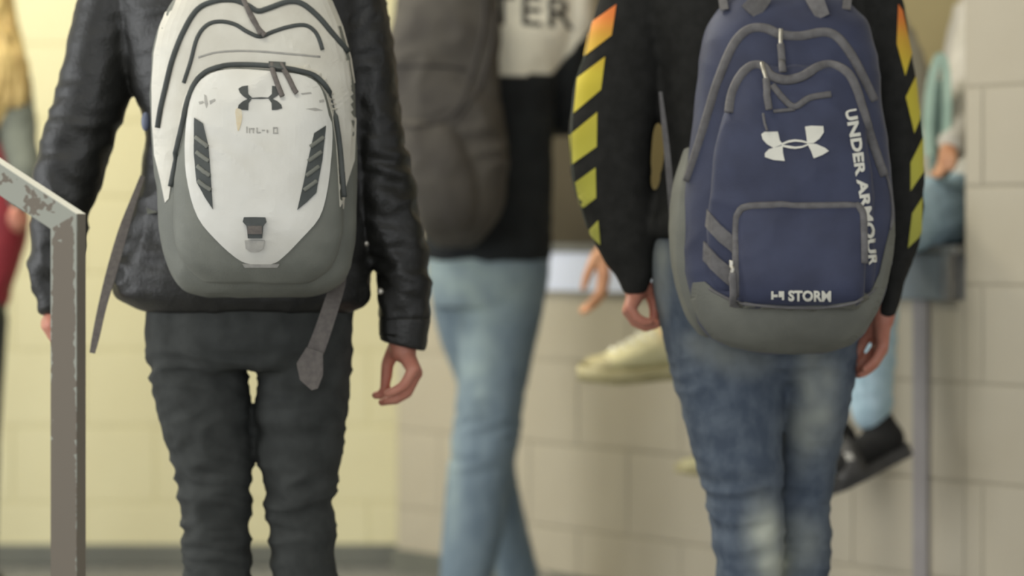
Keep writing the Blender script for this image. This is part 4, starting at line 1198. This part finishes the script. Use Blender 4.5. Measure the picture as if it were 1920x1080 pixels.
body += hand_px(dD - 0.09, (40, 388, -0.10), [(33, 405, -0.12), (38, 409, -0.11), (43, 409, -0.10), (47, 406, -0.09)],
                [[(30, 416, -0.13), (26, 422, -0.12), (24, 426, -0.11)], [(36, 420, -0.12), (33, 427, -0.11), (30, 431, -0.10)], [(42, 420, -0.11), (39, 428, -0.10), (36, 432, -0.09)], [(47, 415, -0.09), (45, 422, -0.08), (42, 427, -0.08)]],
                [(32, 392, -0.11), (25, 400, -0.13), (21, 408, -0.13), (19, 415, -0.12)])
body += hand_px(dD, (-170, 474), [(-178, 492, 0.02), (-176, 494, 0.0), (-174, 494, -0.02), (-172, 490, -0.03)],
                [[(-178, 510, 0.02), (-174, 522, 0.02), (-168, 530, 0.02)], [(-176, 514, 0), (-172, 526, 0), (-166, 534, 0)], [(-174, 512, -0.02), (-170, 524, -0.02), (-164, 530, -0.02)], [(-170, 506, -0.03), (-166, 516, -0.03), (-162, 522, -0.03)]],
                [(-164, 478, 0.01), (-156, 490, 0.02), (-154, 502, 0.02), (-154, 512, 0.02)])
body += head_shapes(q(-60, -40), (-0.2, 1), 0.96)
link('body', fuse(body, 0.0045, 3), M['skin'], Dn)
hp = q(-60, -40)
for s_ in (1, -1):
    V, F = sphere(hp + Vector((-0.02 + 0.03 * s_, 0.084, 0.012)), 0.011, 10, 8); link('eye', mesh('eye', V, F), M['eye'], Dn)
hair = fuse([loft([(-140, -90, -30, dD - 0.01, 0.05), (-105, -130, 8, dD - 0.01, 0.095), (-40, -142, 18, dD - 0.02, 0.10), (30, -140, 28, dD - 0.05, 0.09), (100, -138, 46, dD - 0.09, 0.075), (150, -132, 55, dD - 0.10, 0.07), (190, -120, 52, dD - 0.11, 0.06), (222, -90, 30, dD - 0.11, 0.035), (238, -60, 5, dD - 0.11, 0.02)])], 0.0065, 2)
wrinkle(hair, 0.010, (45, 45, 5), seed=81)
bm = bmesh.new(); bm.from_mesh(hair)
bmesh.ops.delete(bm, geom=[v for v in bm.verts if v.co.y > dD + 0.04 and v.co.z < hp.z + 0.04], context='VERTS'); bm.to_mesh(hair); bm.free()
link('hair', hair, M['hair_blond'], Dn)
torso = loft([(60, -130, 0, dD, 0.06), (100, -165, 25, dD, 0.09), (180, -160, 22, dD, 0.115), (300, -148, 6, dD, 0.11), (420, -145, 0, dD, 0.11), (500, -148, 2, dD, 0.115), (520, -140, -8, dD, 0.10)], n=32)
me = fuse([torso, limb([q(20, 135), q(31, 220, -0.10), q(45, 322, -0.17), q(41, 372, -0.19)], [0.05, 0.048, 0.043, 0.034]), limb([q(-160, 135), q(-175, 330), q(-170, 465)], [0.05, 0.042, 0.032])], 0.0065, 4)
wrinkle(me, 0.006, (9, 9, 18), seed=83)
link('top', me, M['grey_green'], Dn)
me = fuse([loft([(470, -145, -2, dD, 0.10), (540, -148, 0, dD, 0.11), (620, -142, -8, dD, 0.10), (650, -135, -14, dD, 0.09)], n=32), limb([q(-110, 600), q(-108, 830), q(-108, fD - 30)], [0.085, 0.062, 0.05]), limb([q(-44, 600), q(-43, 830), q(-44, fD - 30)], [0.082, 0.060, 0.05])], 0.0075, 3)
link('trousers', me, M['black_jean'], Dn)
leg_foot(Dn, -108, dD, M['dark_shoe'], M['white_sole']); leg_foot(Dn, -44, dD, M['dark_shoe'], M['white_sole'])
RB = empty('shoulder_bag', P(-35, 605, dD + 0.0))
tag(RB, 'red shoulder bag hanging at the side of the blond haired person', 'bag')
rbm = fuse([pillow([(262, -90, 20, 0.08), (280, -105, 38, 0.11), (340, -110, 50, 0.13), (420, -108, 52, 0.14), (480, -104, 40, 0.14), (540, -96, 22, 0.13), (580, -86, 10, 0.10)], dD - 0.005, e=2.6)], 0.0065, 3)
wrinkle(rbm, 0.006, (8, 8, 10), seed=85)
link('bag_body', rbm, M['red'], RB)
gb = fuse([pillow([(568, -92, 14, 0.12), (588, -84, 7, 0.11), (606, -68, -6, 0.07), (616, -50, -20, 0.03)], dD - 0.008, e=2.6)], 0.0065, 2)
link('bag_bottom', gb, M['green_trim'], RB)
strap('shoulder_strap', [(-60, 275, -0.18, 14), (-90, 200, -0.17, 14), (-118, 130, -0.14, 14), (-128, 90, -0.04, 14), (-118, 120, 0.08, 14), (-60, 260, 0.10, 14), (-40, 420, 0.10, 12)], dD, 0, RB, M['red'], thick=0.003)


# ================= the two seated on the sill =================
def wp(p, qn, z):
    return W(p, qn, z)


# -- nearer one, in off-white, sandals
hipF = W(2.0, -0.25, Z_SILL + 0.10)
Fp = person('seated person in off-white top and pale jeans with black socks and dark slide sandals', Vector((hipF.x, hipF.y, Z_SILL)))
kneeF = P(1632, 425, 6.33); ankF = P(1634, 770, 6.30)
hipF2 = W(1.86, -0.25, Z_SILL + 0.09); kneeF2 = P(1560, 430, 6.55); ankF2 = P(1545, 770, 6.5)
shF = W(1.98, -0.34, 1.46)
heelF = P(1682, 838, 6.30); toeF = P(1540, 900, 6.22)
body = [limb([hipF, shF - Vector((0, 0, 0.05))], [0.10, 0.11]), limb([shF, shF + Vector((0, 0, 0.14))], [0.055, 0.05]),
        limb([P(1866, 30, 6.6), P(1824, 215, 6.50), P(1782, 276, 6.42)], [0.04, 0.033, 0.022]),
        limb([hipF, kneeF, ankF, P(1650, 815, 6.30)], [0.06, 0.05, 0.03, 0.028]), limb([hipF2, kneeF2, ankF2], [0.06, 0.05, 0.03]),
        limb([P(1650, 822, 6.30), P(1606, 858, 6.26), P(1585, 872, 6.24)], [0.02, 0.018, 0.016])]
body += head_shapes(shF + Vector((-0.03, -0.02, 0.25)), (-0.8, -0.6))
body += hand_px(6.41, (1776, 278), [(1764, 296, 0.02), (1767, 299, 0.005), (1770, 300, -0.012), (1775, 299, -0.026)],
                [[(1757, 308, 0.03), (1752, 318, 0.03), (1748, 326, 0.03)], [(1761, 312, 0.01), (1757, 322, 0.01), (1753, 330, 0.01)], [(1766, 313, -0.01), (1763, 324, -0.01), (1759, 331, -0.01)], [(1772, 311, -0.026), (1769, 320, -0.026), (1766, 327, -0.026)]],
                [(1784, 284, -0.01), (1788, 296, -0.03), (1787, 306, -0.035), (1784, 316, -0.035)])
link('body', fuse(body, 0.0045, 3), M['skin_tan'], Fp)
add_head(Fp, shF + Vector((-0.03, -0.02, 0.25)), (-0.8, -0.6), M['hair_brown'])
tp = fuse([limb([hipF + Vector((0, 0, 0.02)), W(2.0, -0.30, 1.18), shF - Vector((0, 0, 0.06))], [0.145, 0.14, 0.14]),
           limb([P(1866, 10, 6.62), P(1842, 130, 6.55), P(1818, 215, 6.50), P(1786, 268, 6.43)], [0.075, 0.078, 0.068, 0.038]),
           limb([W(1.86, -0.36, 1.40), W(1.84, -0.25, 1.16), W(1.90, -0.1, 1.06)], [0.065, 0.055, 0.04])], 0.007, 4)
wrinkle(tp, 0.008, (8, 8, 15), seed=91)
link('top', tp, M['white_knit'], Fp)
jn = fuse([limb([hipF, kneeF, P(1632, 600, 6.32), ankF], [0.088, 0.074, 0.06, 0.046]), limb([hipF2, kneeF2, ankF2], [0.085, 0.068, 0.046]), limb([hipF, hipF2], [0.09, 0.09])], 0.0065, 3)
wrinkle(jn, 0.005, (9, 9, 24), seed=93)
link('jeans', jn, M['denim_light'], Fp)
for an, (hx, hy, hd), (tx, ty, td) in ((ankF, (1660, 828, 6.30), (1575, 882, 6.24)), (ankF2, (1572, 828, 6.5), (1490, 878, 6.44))):
    a0 = an + Vector((0.012, 0, -0.022))
    sk = fuse([limb([a0, P(hx, hy - 6, hd)], [0.036, 0.040]), limb([P(hx, hy - 4, hd), P((hx + tx) / 2, (hy + ty) / 2 - 6, (hd + td) / 2), P(tx, ty - 4, td)], [0.044, 0.036, 0.028])], 0.006, 3)
    link('sock', sk, M['sock'], Fp)
    hb, tb = P(hx + 38, hy + 4, hd), P(tx - 36, ty + 30, td)
    f = (tb - hb); L = f.length; f.normalize(); s = f.cross(Vector((0, 0, 1))).normalized(); u = s.cross(f)
    V, F = [], []
    ring = [(t * L, w) for t, w in ((0, 0.018), (0.06, 0.036), (0.3, 0.038), (0.6, 0.046), (0.85, 0.045), (0.97, 0.028), (1.0, 0.0))]
    ring = ring + [(t, -w) for t, w in ring[::-1][1:]]
    for z in (-0.022, 0.004):
        for t, w in ring: V.append(hb + f * t + s * w + u * z)
    m = len(ring)
    F = [(j, (j + 1) % m, (j + 1) % m + m, j + m) for j in range(m)] + [tuple(range(m - 1, -1, -1)), tuple(range(m, 2 * m))]
    sl = link('slide_sandal', mesh('slide_sandal', V, F), M['slide'], Fp, smooth=False)
    # broad strap over the toes
    V, F = [], []; nA = 14
    for i, t in enumerate((0.56, 0.66, 0.76, 0.86)):
        for lay_ in (1.0, 0.88):
            for j in range(nA + 1):
                a = math.pi * j / nA
                V.append(hb + f * (t * L) + s * (math.cos(a) * 0.050 * lay_) + u * (math.sin(a) * (0.078 - 0.02 * i) * lay_ - 0.002))
    st = 2 * (nA + 1)
    for i in range(3):
        for j in range(nA):
            for o_ in (0, nA + 1):
                F.append((i * st + o_ + j, i * st + o_ + j + 1, (i + 1) * st + o_ + j + 1, (i + 1) * st + o_ + j))
    for i in (0, 3):
        for j in range(nA): F.append((i * st + j, i * st + j + 1, i * st + nA + 1 + j + 1, i * st + nA + 1 + j))
    bm = bmesh.new(); bm.from_mesh(mesh('t', V, F)); bmesh.ops.recalc_face_normals(bm, faces=bm.faces[:]); me = bpy.data.meshes.new('toe_strap'); bm.to_mesh(me); bm.free()
    ts = link('toe_strap', me, M['slide'], sl)
    if an is ankF:
        bvT = bvh_of([me])
        drape('strap_patch', [[(1562, 852), (1596, 850), (1602, 862), (1566, 866)]], bvT, 0.002, 0.003, M['ink'], ts)

# -- farther one, pale grey knit, cream sneakers
hipE = W(1.60, -0.22, Z_SILL + 0.10)
Ep = person('seated person in pale grey top and cream sneakers mostly hidden behind the navy backpack', Vector((hipE.x, hipE.y, Z_SILL)))
hipE2 = W(1.44, -0.22, Z_SILL + 0.10)
kneeE = P(1400, 460, 6.62); ankE = P(1262, 612, 6.5)
kneeE2 = P(1420, 440, 6.75); ankE2 = P(1400, 800, 6.75)
shE = W(1.47, 0.02, 1.44)
body = [limb([hipE, shE], [0.11, 0.11]), limb([shE, shE + Vector((-0.08, -0.05, 0.13))], [0.055, 0.05]),
        limb([shE + Vector((0.05, -0.12, -0.02)), P(1330, 330, 6.55), P(1135, 468, 6.5)], [0.04, 0.033, 0.021]),
        limb([shE + Vector((-0.08, 0.12, -0.02)), P(1380, 330, 6.9), P(1330, 420, 6.8)], [0.04, 0.033, 0.021]),
        limb([hipE, kneeE, ankE, P(1270, 622, 6.5)], [0.06, 0.05, 0.03, 0.028]), limb([hipE2, kneeE2, ankE2, P(1395, 850, 6.74)], [0.06, 0.05, 0.03, 0.028])]
body += head_shapes(shE + Vector((-0.13, -0.08, 0.23)), (-0.8, -0.6))
body += hand_px(6.5, (1126, 476), [(1128, 515, 0.02), (1133, 519, 0.005), (1136, 520, -0.012), (1134, 516, -0.026)],
                [[(1124, 548, 0.02), (1108, 568, 0.02), (1090, 582, 0.02)], [(1128, 552, 0.005), (1112, 572, 0.005), (1094, 586, 0.005)], [(1132, 551, -0.012), (1116, 570, -0.012), (1100, 582, -0.012)], [(1130, 542, -0.026), (1118, 558, -0.026), (1106, 568, -0.026)]],
                [(1118, 482, -0.01), (1108, 500, -0.02), (1100, 520, -0.024), (1094, 540, -0.024)])
body += hand_px(6.8, (1328, 424), [(1310, 440, 0.02), (1312, 444, 0.0), (1316, 446, -0.015), (1322, 446, -0.03)],
                [[(1298, 456, 0.02), (1292, 470, 0.02), (1290, 482, 0.02)], [(1302, 460, 0), (1297, 476, 0), (1295, 488, 0)], [(1308, 462, -0.015), (1304, 478, -0.015), (1302, 488, -0.015)], [(1316, 460, -0.03), (1313, 472, -0.03), (1311, 482, -0.03)]],
                [(1330, 430, -0.01), (1334, 444, -0.02), (1333, 456, -0.02), (1330, 468, -0.02)])
link('body', fuse(body, 0.0045, 3), M['skin_tan'], Ep)
add_head(Ep, shE + Vector((-0.13, -0.08, 0.23)), (-0.8, -0.6), M['hair_brown'])
tp = fuse([loft([(-40, 1480, 1640, 6.75, 0.10), (20, 1470, 1690, 6.78, 0.13), (100, 1480, 1726, 6.82, 0.15), (200, 1500, 1756, 6.86, 0.16), (270, 1520, 1762, 6.88, 0.16), (340, 1525, 1760, 6.88, 0.16), (428, 1530, 1748, 6.88, 0.15)], n=32),
           limb([shE + Vector((0.05, -0.12, -0.03)), P(1340, 325, 6.55), P(1180, 440, 6.51)], [0.065, 0.05, 0.036]), limb([shE + Vector((-0.08, 0.12, -0.03)), P(1380, 330, 6.9), P(1340, 412, 6.81)], [0.06, 0.048, 0.036])], 0.007, 4)
wrinkle(tp, 0.008, (8, 8, 15), seed=95)
link('top', tp, M['pale_knit'], Ep)
jn = fuse([limb([hipE, kneeE, P(1296, 580, 6.53), P(1282, 612, 6.51)], [0.09, 0.074, 0.05, 0.045]), limb([hipE2, kneeE2, ankE2], [0.088, 0.07, 0.048]), limb([hipE, hipE2], [0.09, 0.09])], 0.007, 3)
wrinkle(jn, 0.005, (9, 9, 24), seed=97)
link('trousers', jn, M['black_jean'], Ep)
hs = P(1306, 706, 6.58)
shoe(Ep, hs, (-1, -0.55), M['cream_shoe'], M['cream_sole'], L=0.305, pitch=math.radians(3), lace_mat=M['lace_white'], hk=1.2)
hs = P(1440, 880, 6.74)
shoe(Ep, hs, (-1, -0.25), M['cream_shoe'], M['cream_sole'], L=0.225, pitch=math.radians(3), lace_mat=M['white_sole'])

# -- mint bag resting on the lap of the nearer one
dM = 6.44
mb = P(1762, 336, dM)
MB = empty('tote_bag', mb)
tag(MB, 'mint green bag with looped handles on the lap of the seated person in off-white', 'bag')
bb_ = fuse([pillow([(150, 1754, 1776, 0.02), (165, 1748, 1782, 0.03), (230, 1743, 1785, 0.04), (300, 1741, 1786, 0.045), (326, 1745, 1782, 0.03), (336, 1750, 1776, 0.015)], dM + 0.02, e=2.6)], 0.004, 3)
link('bag_body', bb_, M['mint_dark'], MB)
strap('handle', [(1742, 292, -0.030, 8), (1739, 230, -0.030, 8), (1745, 160, -0.026, 8), (1760, 108, -0.02, 8), (1772, 124, -0.02, 8), (1776, 190, -0.026, 8), (1773, 292, -0.030, 8)], dM, 0, MB, M['mint'], thick=0.004)
